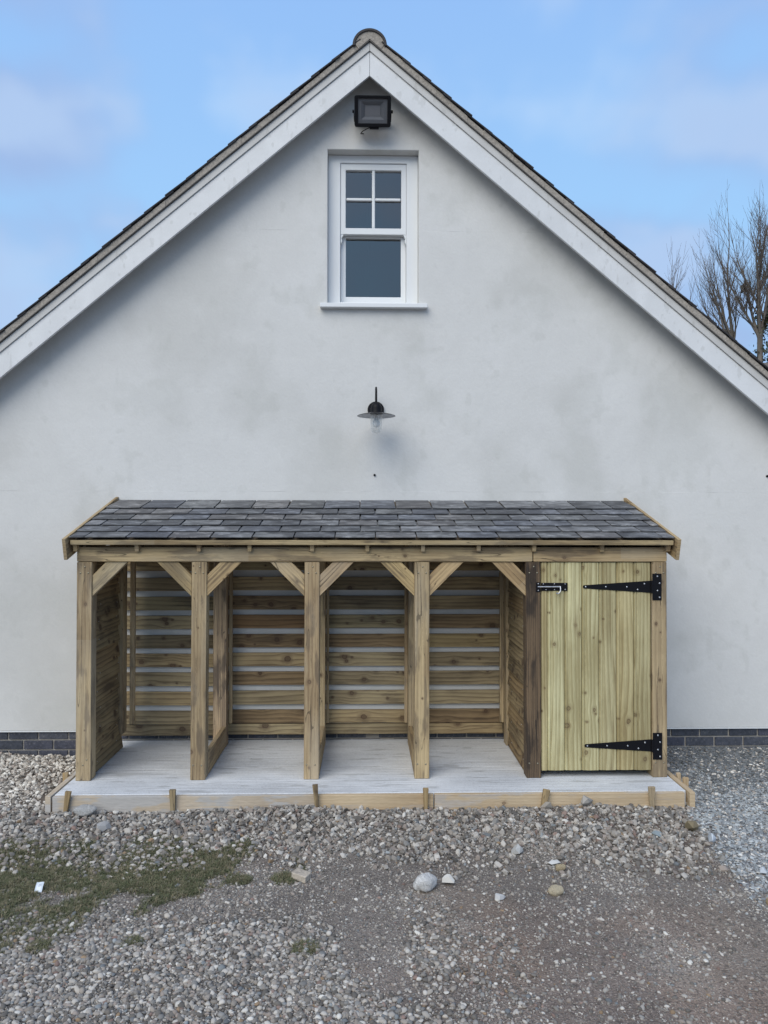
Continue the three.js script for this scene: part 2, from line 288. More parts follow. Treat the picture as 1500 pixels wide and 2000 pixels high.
// ---------------------------------------------------------------- house
const AX = 0.021, T = 0.839;                              // apex x, roof pitch
const house = thing('house', 'pale grey rendered gable end of a house with white bargeboards and one sash window', 'house');
{
  const B = 0.194, WX = 3.62, top = 5.258;
  const sh = new THREE.Shape([[AX - WX, B], [AX + WX, B], [AX + WX, top - T * WX], [AX, top], [AX - WX, top - T * WX]].map(p => new THREE.Vector2(...p)));
  const hole = new THREE.Path([[-0.299, 3.41], [-0.299, 4.624], [0.4, 4.624], [0.4, 3.41]].map(p => new THREE.Vector2(...p))); sh.holes.push(hole);
  const g = new THREE.ExtrudeGeometry(sh, { depth: 0.3, bevelEnabled: true, bevelSize: 0.004, bevelThickness: 0.004, bevelOffset: -0.004, bevelSegments: 1 }); g.translate(0, 0, -0.304);
  part('gable_wall', g, wallM, house);
  const bx = (w, h, d, x, y, z) => { const q = new THREE.BoxGeometry(w, h, d); q.translate(x, y, z); return q; };
  for (const s of [-1, 1]) part('wall', bx(0.3, 2.1, 7.7, AX + s * (WX - 0.151), 1.05, -4.16), wallM, house);
  const back = new THREE.ExtrudeGeometry(new THREE.Shape([[AX - WX, -0.2], [AX + WX, -0.2], [AX + WX, top - T * WX], [AX, top], [AX - WX, top - T * WX]].map(p => new THREE.Vector2(...p))), { depth: 0.3, bevelEnabled: false }); back.translate(0, 0, -8.32);
  part('wall', back, wallM, house);
  part('floor', bx(6.6, 0.1, 7.7, AX, 3.02, -4.16), S({ color: lin(0.2, 0.18, 0.16), roughness: 0.9 }), house);
  part('render_bead', bx(WX * 2, 0.008, 0.02, AX, B - 0.0045, -0.006), whitePaint, house);
  // brick plinth, three courses in view
  const core = part('plinth', bx(WX * 2 - 0.04, 0.5, 0.26, AX, -0.062, -0.155), mortarM, house);
  const brickG = []; for (let k = 0; k < 4; k++) brickG.push(plank(0.214, 0.064, 0.1, 0.003, k * 0.37, k * 0.61));
  const half = plank(0.1, 0.064, 0.1, 0.003, 0.2, 0.7); void half;
  for (let row = 0; row < 4; row++) {
    const y = 0.1585 - row * 0.075;
    for (const side of [-1, 1]) for (let k = 0; k < 17; k++) {
      const j0 = side < 0 ? -2.357 + 0.225 * 10.5 : 2.457 - 0.225 * 10.5, off = row % 2 ? 0 : 0.1125;
      const x = j0 + side * (k * 0.225 + off); if (Math.abs(x - AX) > WX - 0.12 || (side < 0 ? x > 0.02 : x < 0.2)) continue;
      const b = part('brick', pick(brickG), pick(brickM), core); place(b, x, y, -0.066 + rnd(-0.0012, 0.0012), 0, rnd(-0.004, 0.004), rnd(-0.004, 0.004));
    }
  }
  // verge: bargeboard, moulding, undercloak, mortar, tiles
  const X = 3.95;
  const band = (s, y0, y1, z0, z1, gap = 0.001) => {
    const q = new THREE.Shape([[gap, y0], [gap, y1], [X, y1 - T * X], [X, y0 - T * X]].map(p => new THREE.Vector2(AX + s * p[0], p[1])));
    const e = new THREE.ExtrudeGeometry(q, { depth: z1 - z0 - 0.004, bevelEnabled: true, bevelSize: 0.002, bevelOffset: -0.002, bevelThickness: 0.002, bevelSegments: 1 }); e.translate(0, 0, z0 + 0.002); return e;
  };
  const bargeTex = tex(1024, 512, (i, j) => { const a = fbm(i / 60, j / 60, 5, 17, 241), s = vn(i / 2, j / 2, 512, 256, 243); let m = 1 + 0.08 * a + 0.03 * s; let c = [0.68 * m, 0.685 * m, 0.685 * m]; return mix3(c, [0.46, 0.46, 0.44], sst(0.3, 0.55, fbm(i / 22, j / 30, 4, 46, 247)) * 0.35); });
  bargeTex.repeat.set(0.6, 0.9);
  const bargeM = S({ map: bargeTex, roughness: 0.5 }), mouldM = S({ map: bargeTex, roughness: 0.55, color: lin(0.80, 0.78, 0.75) });
  const cloakM = S({ color: lin(0.13, 0.12, 0.11), roughness: 0.9 });
  const wob = (g, amp, s) => { const p = g.attributes.position; for (let i = 0; i < p.count; i++) p.setZ(i, p.getZ(i) + amp * vn(p.getX(i) * 5, p.getY(i) * 5, 256, 256, s)); g.computeVertexNormals(); return g; };
  for (const s of [-1, 1]) {
    part('bargeboard', band(s, 5.103, 5.285, 0.136, 0.160), bargeM, house);
    part('verge_moulding', band(s, 5.2865, 5.35, 0.136, 0.171), mouldM, house);
    part('undercloak', band(s, 5.3515, 5.3605, 0.0, 0.187), cloakM, house);
    // mortar bedded in uneven lengths
    const mg = []; { const rr = rng(300 + s); for (let d = 0; d < X;) { const L = 0.1 + rr() * 0.2, e = Math.min(X, d + L), t0 = 5.406 + rr() * 0.012, zf = 0.178 + rr() * 0.006;
      const q = new THREE.Shape([[d, 5.362 - T * d], [d, t0 - T * d], [e, t0 - T * e], [e, 5.362 - T * e]].map(p => new THREE.Vector2(AX + s * p[0], p[1]))); const ex = new THREE.ExtrudeGeometry(q, { depth: zf, bevelEnabled: false }); mg.push(ex); d = e; } }
    part('verge_mortar', mergeGeometries(mg), vergeM, house);
    // verge tiles, each course stepping over the one below
    const ang = Math.atan(T), L = 0.27;
    for (let k = 0; k < 24; k++) {
      const d = 0.085 + k * 0.2 + (s > 0 ? 0.03 : 0) + L / 2, cx = AX + s * d * Math.cos(ang), cy = 5.413 - d * Math.sin(ang);
      const t = part('roof_tile', new RoundedBoxGeometry(L, 0.011, 0.17, 1, 0.003), pick(tileM), house);
      place(t, cx + s * 0.009 * Math.sin(ang), cy + 0.012 * Math.cos(ang), 0.108 + rnd(-0.006, 0.006), 0, 0, s * -(ang - 0.034 - rnd(0, 0.012)));
    }
    const deck = []; for (let k = 0; k < 24; k++) { const d = 0.06 + k * 0.2 + L / 2, q = new THREE.BoxGeometry(L, 0.013, 8.3); q.rotateZ(s * -(ang - 0.06)); q.translate(AX + s * d * Math.cos(ang), 5.43 - d * Math.sin(ang), -4.13); deck.push(q); }
    const slab = new THREE.Shape([[0, 5.262], [0, 5.35], [X, 5.35 - T * X], [X, 5.262 - T * X]].map(p => new THREE.Vector2(AX + s * p[0], p[1]))); const se = new THREE.ExtrudeGeometry(slab, { depth: 8.4, bevelEnabled: false }); se.translate(0, 0, -8.41);
    const roof = part('roof', se, cloakM, house); part('tile_course', mergeGeometries(deck), tileM[0], roof).userData.kind = 'stuff';
    const soff = new THREE.Shape([[0, 5.235], [0, 5.26], [X, 5.26 - T * X], [X, 5.235 - T * X]].map(p => new THREE.Vector2(AX + s * p[0], p[1]))); const so = new THREE.ExtrudeGeometry(soff, { depth: 0.128, bevelEnabled: false }); so.translate(0, 0, 0.006); part('soffit', so, mouldM, house);
  }
  // ridge tile, half round, with its mortared end
  const arc = (r, cy, n = 28, a0 = 0.0) => { const o = []; for (let i = 0; i <= n; i++) { const a = a0 + (Math.PI - 2 * a0) * i / n; o.push(new THREE.Vector2(AX + r * Math.cos(a), cy + r * Math.sin(a))); } return o; };
  const rs = new THREE.Shape([...arc(0.126, 5.312), ...arc(0.111, 5.312).reverse()]);
  for (let k = 0; k < 18; k++) { const rg = new THREE.ExtrudeGeometry(rs, { depth: 0.44, bevelEnabled: true, bevelSize: 0.002, bevelThickness: 0.002, bevelSegments: 1 }); rg.translate(0, 0, -0.245 - k * 0.452); part('ridge_tile', rg, tileM[1], house); }
  const cap = new THREE.Shape([...arc(0.1105, 5.312, 24, 0.15), new THREE.Vector2(AX - 0.085, 5.362 - T * 0.085), new THREE.Vector2(AX, 5.3655), new THREE.Vector2(AX + 0.085, 5.362 - T * 0.085)]);
  const cg = new THREE.ExtrudeGeometry(cap, { depth: 0.187, bevelEnabled: false }); cg.translate(0, 0, 0); part('ridge_mortar', cg, vergeM, house);
  // small wall plugs
  for (const [x, y] of [[0.064, 2.126], [3.095, 2.126]]) { const c = new THREE.CylinderGeometry(0.009, 0.009, 0.012, 12); c.rotateX(Math.PI / 2); c.translate(x, y, 0.003); part('wall_plug', c, blackIron, house); }

  // sash window
  const rect = (x0, x1, y0, y1) => [[x0, y0], [x1, y0], [x1, y1], [x0, y1]].map(p => new THREE.Vector2(...p));
  const ring = (o, i, z0, z1, b = 0.004) => { const q = new THREE.Shape(rect(...o)); q.holes.push(new THREE.Path(rect(...i).reverse())); const e = new THREE.ExtrudeGeometry(q, { depth: z1 - z0 - 2 * b, bevelEnabled: true, bevelSize: b, bevelOffset: -b, bevelThickness: b, bevelSegments: 2 }); e.translate(0, 0, z0 + b); return e; };
  const win = part('window', ring([-0.2985, 0.3995, 3.43, 4.6225], [-0.2045, 0.3105, 3.475, 4.562], -0.20, -0.088), whitePaint, house);
  part('upper_sash', ring([-0.2035, 0.3095, 4.008, 4.561], [-0.163, 0.270, 4.058, 4.512], -0.142, -0.100), whitePaint, win);
  part('lower_sash', ring([-0.2035, 0.3095, 3.476, 4.045], [-0.163, 0.270, 3.534, 4.000], -0.190, -0.150), whitePaint, win);
  const rb = (w, h, d, x, y, z, r = 0.004) => { const q = new RoundedBoxGeometry(w, h, d, 2, r); q.translate(x, y, z); return q; };
  part('glazing_bar', rb(0.024, 0.454, 0.026, 0.0535, 4.285, -0.115, 0.007), whitePaint, win);
  for (const s of [-1, 1]) part('glazing_bar', rb(0.2, 0.022, 0.024, 0.0535 + s * 0.112, 4.285, -0.115, 0.007), whitePaint, win);
  const glass = new THREE.MeshPhysicalMaterial({ color: lin(0.9, 0.93, 0.95), roughness: 0.0, transmission: 1, thickness: 0, ior: 2.2 });
  for (const sx of [-1, 1]) for (const sy of [-1, 1]) { const q = new THREE.PlaneGeometry(0.214, 0.222); q.translate(0.0535 + sx * 0.109, 4.285 + sy * 0.116, -0.125); part('pane', q, glass, win); }
  { const q = new THREE.PlaneGeometry(0.44, 0.474); q.translate(0.0535, 3.767, -0.172); part('pane', q, glass, win); }
  for (const s of [-1, 1]) {                              // shaped horns under the meeting rail
    const h = new THREE.Shape(); h.moveTo(0, 0.012); h.lineTo(0.020, 0.012); h.bezierCurveTo(0.020, -0.012, 0.004, -0.010, 0.007, -0.028); h.bezierCurveTo(0.013, -0.038, 0.012, -0.048, 0.002, -0.062); h.lineTo(0, -0.066); h.lineTo(0, 0.012);
    const e = new THREE.ExtrudeGeometry(h, { depth: 0.036, bevelEnabled: true, bevelSize: 0.001, bevelThickness: 0.001, bevelSegments: 1 }); e.scale(s, 1, 1); if (s < 0) { const ix = e.attributes.position; for (let i = 0; i < ix.count; i += 3) for (const at of Object.values(e.attributes)) { const n = at.itemSize; for (let k = 0; k < n; k++) { const t = at.array[(i + 1) * n + k]; at.array[(i + 1) * n + k] = at.array[(i + 2) * n + k]; at.array[(i + 2) * n + k] = t; } } e.computeVertexNormals(); }
    e.translate(0.0535 - s * 0.2555, 4.0, -0.140); part('sash_horn', e, whitePaint, win);
  }
  const sill = rb(0.816, 0.032, 0.30, 0.0555, 3.413, -0.095, 0.004); part('sill', sill, whitePaint, win);
}

// ---------------------------------------------------------------- floodlight under the apex
{
  const f = thing('floodlight', 'black square floodlight fixed to the wall under the gable apex', 'floodlight', [0.044, 4.838, 0]);
  const tilt = new THREE.Matrix4().makeTranslation(0, 0.0, 0.152).multiply(new THREE.Matrix4().makeRotationX(0.42)).multiply(new THREE.Matrix4().makeScale(1, 0.9, 1)).multiply(new THREE.Matrix4().makeTranslation(0, 0, -0.152));
  const head = (name, g, m) => part(name, g.applyMatrix4(tilt), m, f);   // the head hangs tilted down in its bracket
  const body = new THREE.Shape(); { const w = 0.136, h = 0.116, r = 0.02; body.moveTo(-w + r, -h); body.lineTo(w - r, -h); body.quadraticCurveTo(w, -h, w, -h + r); body.lineTo(w, h - r); body.quadraticCurveTo(w, h, w - r, h); body.lineTo(-w + r, h); body.quadraticCurveTo(-w, h, -w, h - r); body.lineTo(-w, -h + r); body.quadraticCurveTo(-w, -h, -w + r, -h); }
  const rim = body.clone(); rim.holes.push(new THREE.Path([[-0.11, -0.09], [-0.11, 0.094], [0.11, 0.094], [0.11, -0.09]].map(p => new THREE.Vector2(...p))));
  const e = new THREE.ExtrudeGeometry(rim, { depth: 0.03, bevelEnabled: true, bevelSize: 0.003, bevelThickness: 0.003, bevelOffset: -0.003, bevelSegments: 2 }); e.translate(0, 0, 0.165);
  head('frame', e, blackIron);
  const bk = new THREE.ExtrudeGeometry(body, { depth: 0.028, bevelEnabled: true, bevelSize: 0.006, bevelThickness: 0.01, bevelOffset: -0.006, bevelSegments: 2 }); bk.translate(0, 0, 0.122); head('housing', bk, blackIron);
  const refl = S({ color: lin(0.22, 0.225, 0.235), roughness: 0.6, metalness: 0.2 });
  // tapered reflector tray round a square emitter
  const o = [[-0.109, -0.089], [0.109, -0.089], [0.109, 0.093], [-0.109, 0.093]], i1 = [[-0.085, -0.062], [0.085, -0.062], [0.085, 0.073], [-0.085, 0.073]], i2 = [[-0.056, -0.034], [0.056, -0.034], [0.056, 0.044], [-0.056, 0.044]], v = [], add = (a, za, b, zb) => { for (let k = 0; k < 4; k++) { const n = (k + 1) % 4; v.push(...a[k], za, ...a[n], za, ...b[n], zb, ...a[k], za, ...b[n], zb, ...b[k], zb); } };
  add(o, 0.184, i1, 0.184); add(i1, 0.184, i2, 0.164);
  const rg = new THREE.BufferGeometry(); rg.setAttribute('position', new THREE.Float32BufferAttribute(v, 3)); rg.setAttribute('uv', new THREE.Float32BufferAttribute(new Float32Array(v.length / 3 * 2), 2)); rg.computeVertexNormals(); head('reflector', rg, refl);
  const em = new RoundedBoxGeometry(0.113, 0.079, 0.006, 1, 0.002); em.translate(0, 0.005, 0.1635); head('emitter', em, S({ color: lin(0.30, 0.295, 0.30), roughness: 0.6 }));
  const gl = new THREE.PlaneGeometry(0.219, 0.183); gl.translate(0, 0.002, 0.190); head('lens', gl, new THREE.MeshPhysicalMaterial({ color: lin(0.75, 0.76, 0.78), transmission: 1, thickness: 0, roughness: 0.05, ior: 1.5 }));
  const br = []; for (const s of [-1, 1]) { const a = new RoundedBoxGeometry(0.004, 0.026, 0.12, 1, 0.001); a.translate(s * 0.140, 0.0, 0.095); br.push(a); } { const a = new RoundedBoxGeometry(0.284, 0.03, 0.004, 1, 0.001); a.translate(0, 0, 0.034); br.push(a); const c = new RoundedBoxGeometry(0.06, 0.05, 0.032, 1, 0.002); c.translate(0, 0, 0.016); br.push(c); }
  part('bracket', mergeGeometries(br), blackIron, f);
  for (const s of [-1, 1]) { const a = new THREE.CylinderGeometry(0.011, 0.011, 0.012, 12); a.rotateZ(Math.PI / 2); a.translate(s * 0.146, 0, 0.152); part('bolt', a, blackIron, f); }
  const bx = new RoundedBoxGeometry(0.068, 0.02, 0.04, 1, 0.003); bx.translate(0.012, -0.123, 0.17); head('cable_box', bx, blackIron);
  const cv = new THREE.CatmullRomCurve3([[-0.02, -0.118, 0.15], [-0.06, -0.128, 0.13], [-0.09, -0.12, 0.06], [-0.07, -0.09, 0.0]].map(p => new THREE.Vector3(...p))); part('cable', new THREE.TubeGeometry(cv, 20, 0.0035, 6), blackIron, f);
}

// ---------------------------------------------------------------- wall lamp
{
  const l = thing('wall_lamp', 'black swan neck wall lamp with flat round shade and clear glass jar', 'wall lamp', [0.073, 2.549, 0]);
  const pl = new THREE.CylinderGeometry(0.06, 0.064, 0.022, 40); pl.rotateX(Math.PI / 2); pl.translate(0, 0.076, 0.0115); part('back_plate', pl, blackIron, l);
  const cv = new THREE.CatmullRomCurve3([[0, 0.085, 0.02], [0, 0.13, 0.045], [0, 0.195, 0.085], [0, 0.221, 0.14], [0, 0.195, 0.205], [0, 0.14, 0.243], [0, 0.09, 0.25]].map(p => new THREE.Vector3(...p))); part('arm', new THREE.TubeGeometry(cv, 40, 0.0075, 10), blackIron, l);
  const V = (...a) => a.map(p => new THREE.Vector2(...p));
  const hd = new THREE.LatheGeometry(V([0.001, 0.094], [0.012, 0.093], [0.028, 0.085], [0.038, 0.068], [0.041, 0.048], [0.041, 0.026], [0.046, 0.022], [0.046, 0.008], [0.02, 0.006], [0.001, 0.006]), 40); hd.translate(0, 0, 0.25); part('lamp_holder', hd, blackIron, l);
  const shM = S({ color: lin(0.02, 0.02, 0.022), roughness: 0.4, metalness: 0.2, side: THREE.DoubleSide }), inM = S({ color: lin(0.52, 0.53, 0.55), roughness: 0.5 });
  const so = new THREE.LatheGeometry(V([0.03, 0.022], [0.06, 0.016], [0.12, 0.003], [0.1395, -0.004], [0.1405, -0.006], [0.139, -0.0065]), 64); so.translate(0, 0, 0.25); const shade = part('lamp_shade', so, shM, l);
  const si = new THREE.LatheGeometry(V([0.139, -0.0065], [0.12, 0.0005], [0.06, 0.0135], [0.03, 0.0195]), 64); si.translate(0, 0, 0.25); part('shade_lining', si, inM, shade);
  const jar = new THREE.LatheGeometry(V([0.041, 0.01], [0.0425, 0.0], [0.043, -0.08], [0.041, -0.105], [0.034, -0.122], [0.02, -0.130], [0.001, -0.1315]), 40); jar.translate(0, 0, 0.25);
  part('glass_jar', jar, new THREE.MeshPhysicalMaterial({ color: lin(0.95, 0.96, 0.96), transmission: 1, thickness: 0, roughness: 0.4, ior: 1.85, side: THREE.DoubleSide }), l);
  const bulb = new THREE.LatheGeometry(V([0.013, 0.0], [0.013, -0.02], [0.018, -0.032], [0.026, -0.05], [0.028, -0.065], [0.022, -0.083], [0.001, -0.092]), 28); bulb.translate(0, 0, 0.25); part('bulb', bulb, S({ color: lin(0.8, 0.8, 0.78), roughness: 0.25 }), l);
}

// ---------------------------------------------------------------- concrete base and its formwork
const SY = 0.12;
{
  const g = new RoundedBoxGeometry(3.845, 0.22, 1.155, 2, 0.006); const p = g.attributes.position, uv = g.attributes.uv; for (let i = 0; i < p.count; i++) uv.setXY(i, p.getX(i) + 0.3, -p.getZ(i) + p.getY(i));
  const slab = solo('concrete_slab', g, concM, 'pale brushed concrete slab under the timber log store', 'concrete slab'); slab.position.set(0.046, SY - 0.11, 0.583);
  const bd = (l, x, z, mat, label, turn = 0, h = 0.116, y = 0.06) => { const m = solo('formwork_board', P(turn ? 0.034 : l, h, turn ? l : 0.03, 0.003), mat, label, 'board', 'shuttering boards round the concrete slab'); m.position.set(x, y, z); return m; };
  bd(1.57, -1.092, 1.180, FORMC(), 'shuttering board smeared with grey concrete along the front left of the slab');
  bd(0.714, 0.0525, 1.1795, FORM([0.97, 0.95, 0.92]), 'short pale shuttering board along the middle of the slab front');
  bd(1.53, 1.183, 1.179, FORM(), 'clean pale timber shuttering board along the front right of the slab');
  bd(1.20, -1.9, 0.602, FORMC([1.05, 1.05, 1.05]), 'shuttering board running back along the left end of the slab', 1, 0.125, 0.062);
  bd(1.20, 1.992, 0.602, FORM([0.96, 0.95, 0.93]), 'shuttering board running back along the right end of the slab', 1, 0.125, 0.060);
  const pegG = (w, d, h) => { const a = P(w, h, d, 0.002), q = a.attributes.position; for (let i = 0; i < q.count; i++) if (q.getY(i) < -h * 0.3) { const t = (-q.getY(i) - h * 0.3) / (h * 0.2); q.setX(i, q.getX(i) * (1 - 0.8 * t)); } return a; };
  const peg = (x, z, top, rz, w, mat, label, rx = 0) => { const m = solo('wooden_peg', pegG(w, 0.022, 0.26), mat, label, 'peg', 'pegs holding the shuttering boards'); place(m, x + Math.sin(rz) * 0.1, top - 0.13, z, rx, 0, rz); };
  const pm = POST([0.8, 0.74, 0.62]), pg = POST([0.85, 0.86, 0.9]);
  peg(-1.778, 1.212, 0.159, -0.13, 0.034, pm, 'brown wooden peg at the left end of the front shuttering board');
  peg(-1.156, 1.212, 0.164, 0.02, 0.038, POST([0.82, 0.78, 0.66]), 'second wooden peg from the left, in front of the weathered post');
  peg(-0.302, 1.212, 0.189, 0.08, 0.032, POST([0.7, 0.66, 0.58]), 'tall dark wooden peg below the middle post of the log store');
  peg(0.362, 1.212, 0.163, 0.0, 0.034, pm, 'short wooden peg just left of the joint in the front shuttering');
  peg(1.090, 1.212, 0.152, -0.2, 0.042, POST([0.95, 0.86, 0.68]), 'wooden peg leaning right beneath the dark door post');
  peg(1.737, 1.212, 0.162, 0.015, 0.040, pg, 'grey weathered pointed peg below the cupboard door');
  peg(2.026, 0.90, 0.148, 0.12, 0.025, FORM(), 'splintered pale peg beside the right end of the slab, nearer the wall', 0.1);
  peg(2.030, 1.01, 0.150, 0.0, 0.034, FORM([0.85, 0.8, 0.72]), 'square tan peg beside the right end of the slab, nearer the front corner');
  peg(-1.934, 0.84, 0.150, 0.0, 0.034, FORM([0.8, 0.7, 0.5]), 'tan peg beside the left end of the slab');
}

// ---------------------------------------------------------------- log store
const store = thing('log_store', 'open timber log store with four bays, a slate roof and a cupboard door', 'log store');
{
  const zf = 0.917, pw = 0.096, yb = 1.511, PX = [-1.7958, -1.0691, -0.3475, 0.3606, 1.0815, 1.9022];
  const screwG = new THREE.SphereGeometry(0.0055, 10, 6); screwG.scale(1, 1, 0.4);
  const screws = (m, pts, z, mat = screwM) => { for (const [x, y] of pts) { const s = part('screw', screwG, mat, m); s.position.set(x, y, z); } };
  const h = yb - SY - 0.001, lean = [0, -0.0035, -0.002, 0, 0.003, 0];
  PX.forEach((x, i) => {
    const m = part('post', P(pw, h, pw, 0.005), i === 4 ? OLD([0.8, 0.78, 0.76]) : postM[i % 4], store, i === 4 ? 'dark brown stained post beside the door' : i === 1 ? 'blotchy weathered post' : undefined);
    place(m, x, SY + 0.0005 + h / 2, zf - pw / 2, 0, 0, lean[i]);
    screws(m, i === 0 ? [[0.022, -h / 2 + 0.135], [-0.001, -h / 2 + 0.1]] : [[-0.03, -h / 2 + 0.095], [0.024, -h / 2 + 0.094]], pw / 2 + 0.001);
    screws(m, [[-0.024, h / 2 - 0.07], [0.026, h / 2 - 0.07], [0.004, h / 2 - 0.03]], pw / 2 + 0.001);
    // rear post
    if (i < 5) { const hh = i === 0 ? 1.34 : 1.5; const q = part('post', P(pw, hh, pw, 0.004), i === 1 ? OLD([2.9, 3.1, 3.3]) : postM[(i + 1) % 4], store, i === 1 ? 'stained rear post' : undefined); place(q, x + (i === 0 ? 0.001 : 0), SY + hh / 2 + (i === 0 ? 0.12 : 0.0008), i === 0 ? 0.232 : 0.152); }
    else place(part('post', P(pw, 1.5, pw, 0.004), postM[1], store), x, SY + 0.751, 0.152);
  });
  // beam in two lengths
  const b1 = part('beam', P(2.921, pw, pw, 0.008), postM[3], store, 'long front beam over the open bays'); place(b1, -0.3835, yb + pw / 2 + 0.0006, zf - pw / 2 + 0.0025);
  const b2 = part('beam', P(0.872, pw, pw, 0.007), POST([1.14, 1.1, 1.02]), store, 'short beam over the cupboard door'); place(b2, 1.516, yb + pw / 2 + 0.0004, zf - pw / 2 + 0.001);
  place(part('beam', P(3.7, 0.28, 0.03, 0.004), slatM[1], store, 'rear beam against the wall'), 0.053, 1.675, 0.036);
  // knee braces
  const W = 0.095 * Math.SQRT2, a = 0.086, brace = (x, s, k) => {
    const q = new THREE.Shape([[0, -a], [0, -a - W], [a + W, 0], [a, 0]].map(p => new THREE.Vector2(s * p[0], p[1])));
    const g = new THREE.ExtrudeGeometry(q, { depth: 0.042, bevelEnabled: true, bevelSize: 0.002, bevelOffset: -0.002, bevelThickness: 0.002, bevelSegments: 1 });
    const p = g.attributes.position, uv = g.attributes.uv, ou = rnd(0, 5), ov = rnd(0, 5); for (let i = 0; i < p.count; i++) uv.setXY(i, (s * p.getX(i) + p.getY(i)) * 0.707 + ou, (s * p.getX(i) - p.getY(i)) * 0.707 + p.getZ(i) + ov);
    const m = part('brace', g, k, store); m.position.set(x, yb - 0.0005, zf - 0.054);
  };
  for (let i = 0; i < 4; i++) { brace(PX[i] + pw / 2 + 0.0005, 1, [POST([0.95, 0.95, 0.9]), POST([1.05, 1, 0.9]), POST([1.06, 1.0, 0.95]), POST([1.0, 0.93, 0.84])][i]); brace(PX[i + 1] - pw / 2 - 0.0005, -1, [POST([1.02, 1.0, 0.86]), POST([1.04, 1.0, 0.92]), POST([1.12, 1.08, 0.9]), POST([1.12, 1.04, 0.92])][i]); }
  // back slats, bay by bay
  const ys = [0.205, 0.300, 0.443, 0.588, 0.730, 0.871, 1.016, 1.158, 1.302, 1.452], ends = [[-1.835, -1.071], [-1.067, -0.349], [-0.345, 0.359], [0.363, 1.04], [1.044, 1.95]];
  ends.forEach(([x0, x1], bay) => ys.forEach((y, k) => {
    const hh = k === 0 ? 0.078 : 0.101 + rnd(-0.003, 0.003); 
    let mat = pick(slatM); if (bay === 1 && k === 6) mat = SLAT([0.8, 0.62, 0.5]); if (bay === 3 && k === 5) mat = SLAT([1.15, 1.12, 0.95]);
    const m = part('slat', P(x1 - x0, hh, 0.02, 0.002), mat, store); place(m, (x0 + x1) / 2, y + (bay === 0 ? -0.006 : 0), 0.019, 0, 0, bay === 0 ? rnd(-0.008, 0.002) : rnd(-0.003, 0.003));
  }));
  // battens that stop the slats
  for (const [x, w, z] of [[-1.7285, 0.036, 0.128], [-1.006, 0.024, 0.12], [-0.285, 0.02, 0.12], [0.3, 0.024, 0.12], [1.018, 0.028, 0.12]]) place(part('batten', P(w, 1.36, 0.03, 0.003), pick(postM), store), x, 0.27 + 0.68, z - 0.02);
  // side linings: feather-edged boards, and the low rails between the bays
  const lining = (x, s, y0, n, st, vis) => { for (let k = 0; k < n + 3; k++) { const yt = y0 + st * (k + 0.5), zm = k < n ? 0.816 : Math.min(0.816, 0.95 - (yt + st * 0.5 - 1.565) / 0.2876), len = zm - 0.196 + (k < n ? 0 : 0.18); if (len < 0.08) continue; const m = part('lining_board', P(0.018, st + 0.012, len, 0.002), vis ? pick([SLAT([1.1, 1.08, 1.02]), SLAT([0.95, 0.95, 0.92]), SLAT([1.0, 0.92, 0.82])]) : pick(slatM), store); place(m, x, yt, zm - len / 2, k < n ? rnd(-0.006, 0.006) : 0, 0, s * (0.15 + rnd(-0.03, 0.03))); if (vis) for (const z of [-0.2, 0.2]) { const c = part('screw', screwG, zinc, m); c.scale.set(0.6, 0.6, 1); c.rotation.y = Math.PI / 2; c.position.set(s * 0.0095, rnd(-0.02, 0.02), z + rnd(-0.05, 0.05)); } } };
  lining(-1.786, 1, 0.13, 12, 0.113, true); lining(1.062, -1, 0.13, 12, 0.113, true); lining(1.93, 1, 0.13, 12, 0.113, false);
  for (const [x, m] of [[-1.0365, POST([0.92, 0.88, 0.82])], [-0.3145, POST([0.95, 0.9, 0.8])], [0.3276, POST([0.8, 0.75, 0.66])]]) place(part('rail', P(0.03, 0.145, 0.62, 0.003), m, store), x, 0.199, 0.5095);
  // roof: rafters, deck, eaves batten, slates, bargeboards
  const eave = new THREE.Vector3(0, 1.6566, 0.9914), ridge = new THREE.Vector3(0, 1.936, 0.02), dir = ridge.clone().sub(eave), SL = dir.length(); dir.normalize();
  const ang = Math.asin(dir.y), nrm = new THREE.Vector3(0, Math.cos(ang), Math.sin(ang));
  const onRoof = (s, off) => eave.clone().addScaledVector(dir, s).addScaledVector(nrm, off);
  for (const x of [-1.843, -1.455, -1.064, -0.742, -0.345, 0.008, 0.364, 0.722, 1.08, 1.519, 1.95]) { const c = onRoof(0.5, -0.057); const m = part('rafter', P(0.025, 0.061, 0.955, 0.002), pick(postM), store); place(m, x, c.y, c.z, ang); }
  { const c = onRoof(0.515, -0.0235); place(part('roof_deck', new RoundedBoxGeometry(3.82, 0.013, 1.0, 1, 0.002), S({ color: lin(0.16, 0.12, 0.08), roughness: 0.9 }), store), 0.054, c.y, c.z, ang); }
  { const c = onRoof(0.012, -0.021); place(part('eaves_batten', P(3.83, 0.03, 0.022, 0.003), POST([0.86, 0.86, 0.8]), store), 0.054, c.y - 0.002, c.z, ang * 0.4); }
  for (const x of [-1.80, 1.925]) { const c = onRoof(0.52, -0.105); place(part('lining_board', P(0.018, 0.15, 0.9, 0.002), slatM[1], store), x, c.y, c.z, ang); }
  const rows = [0, 0.136, 0.276, 0.418, 0.562, 0.714], sw = 0.262;
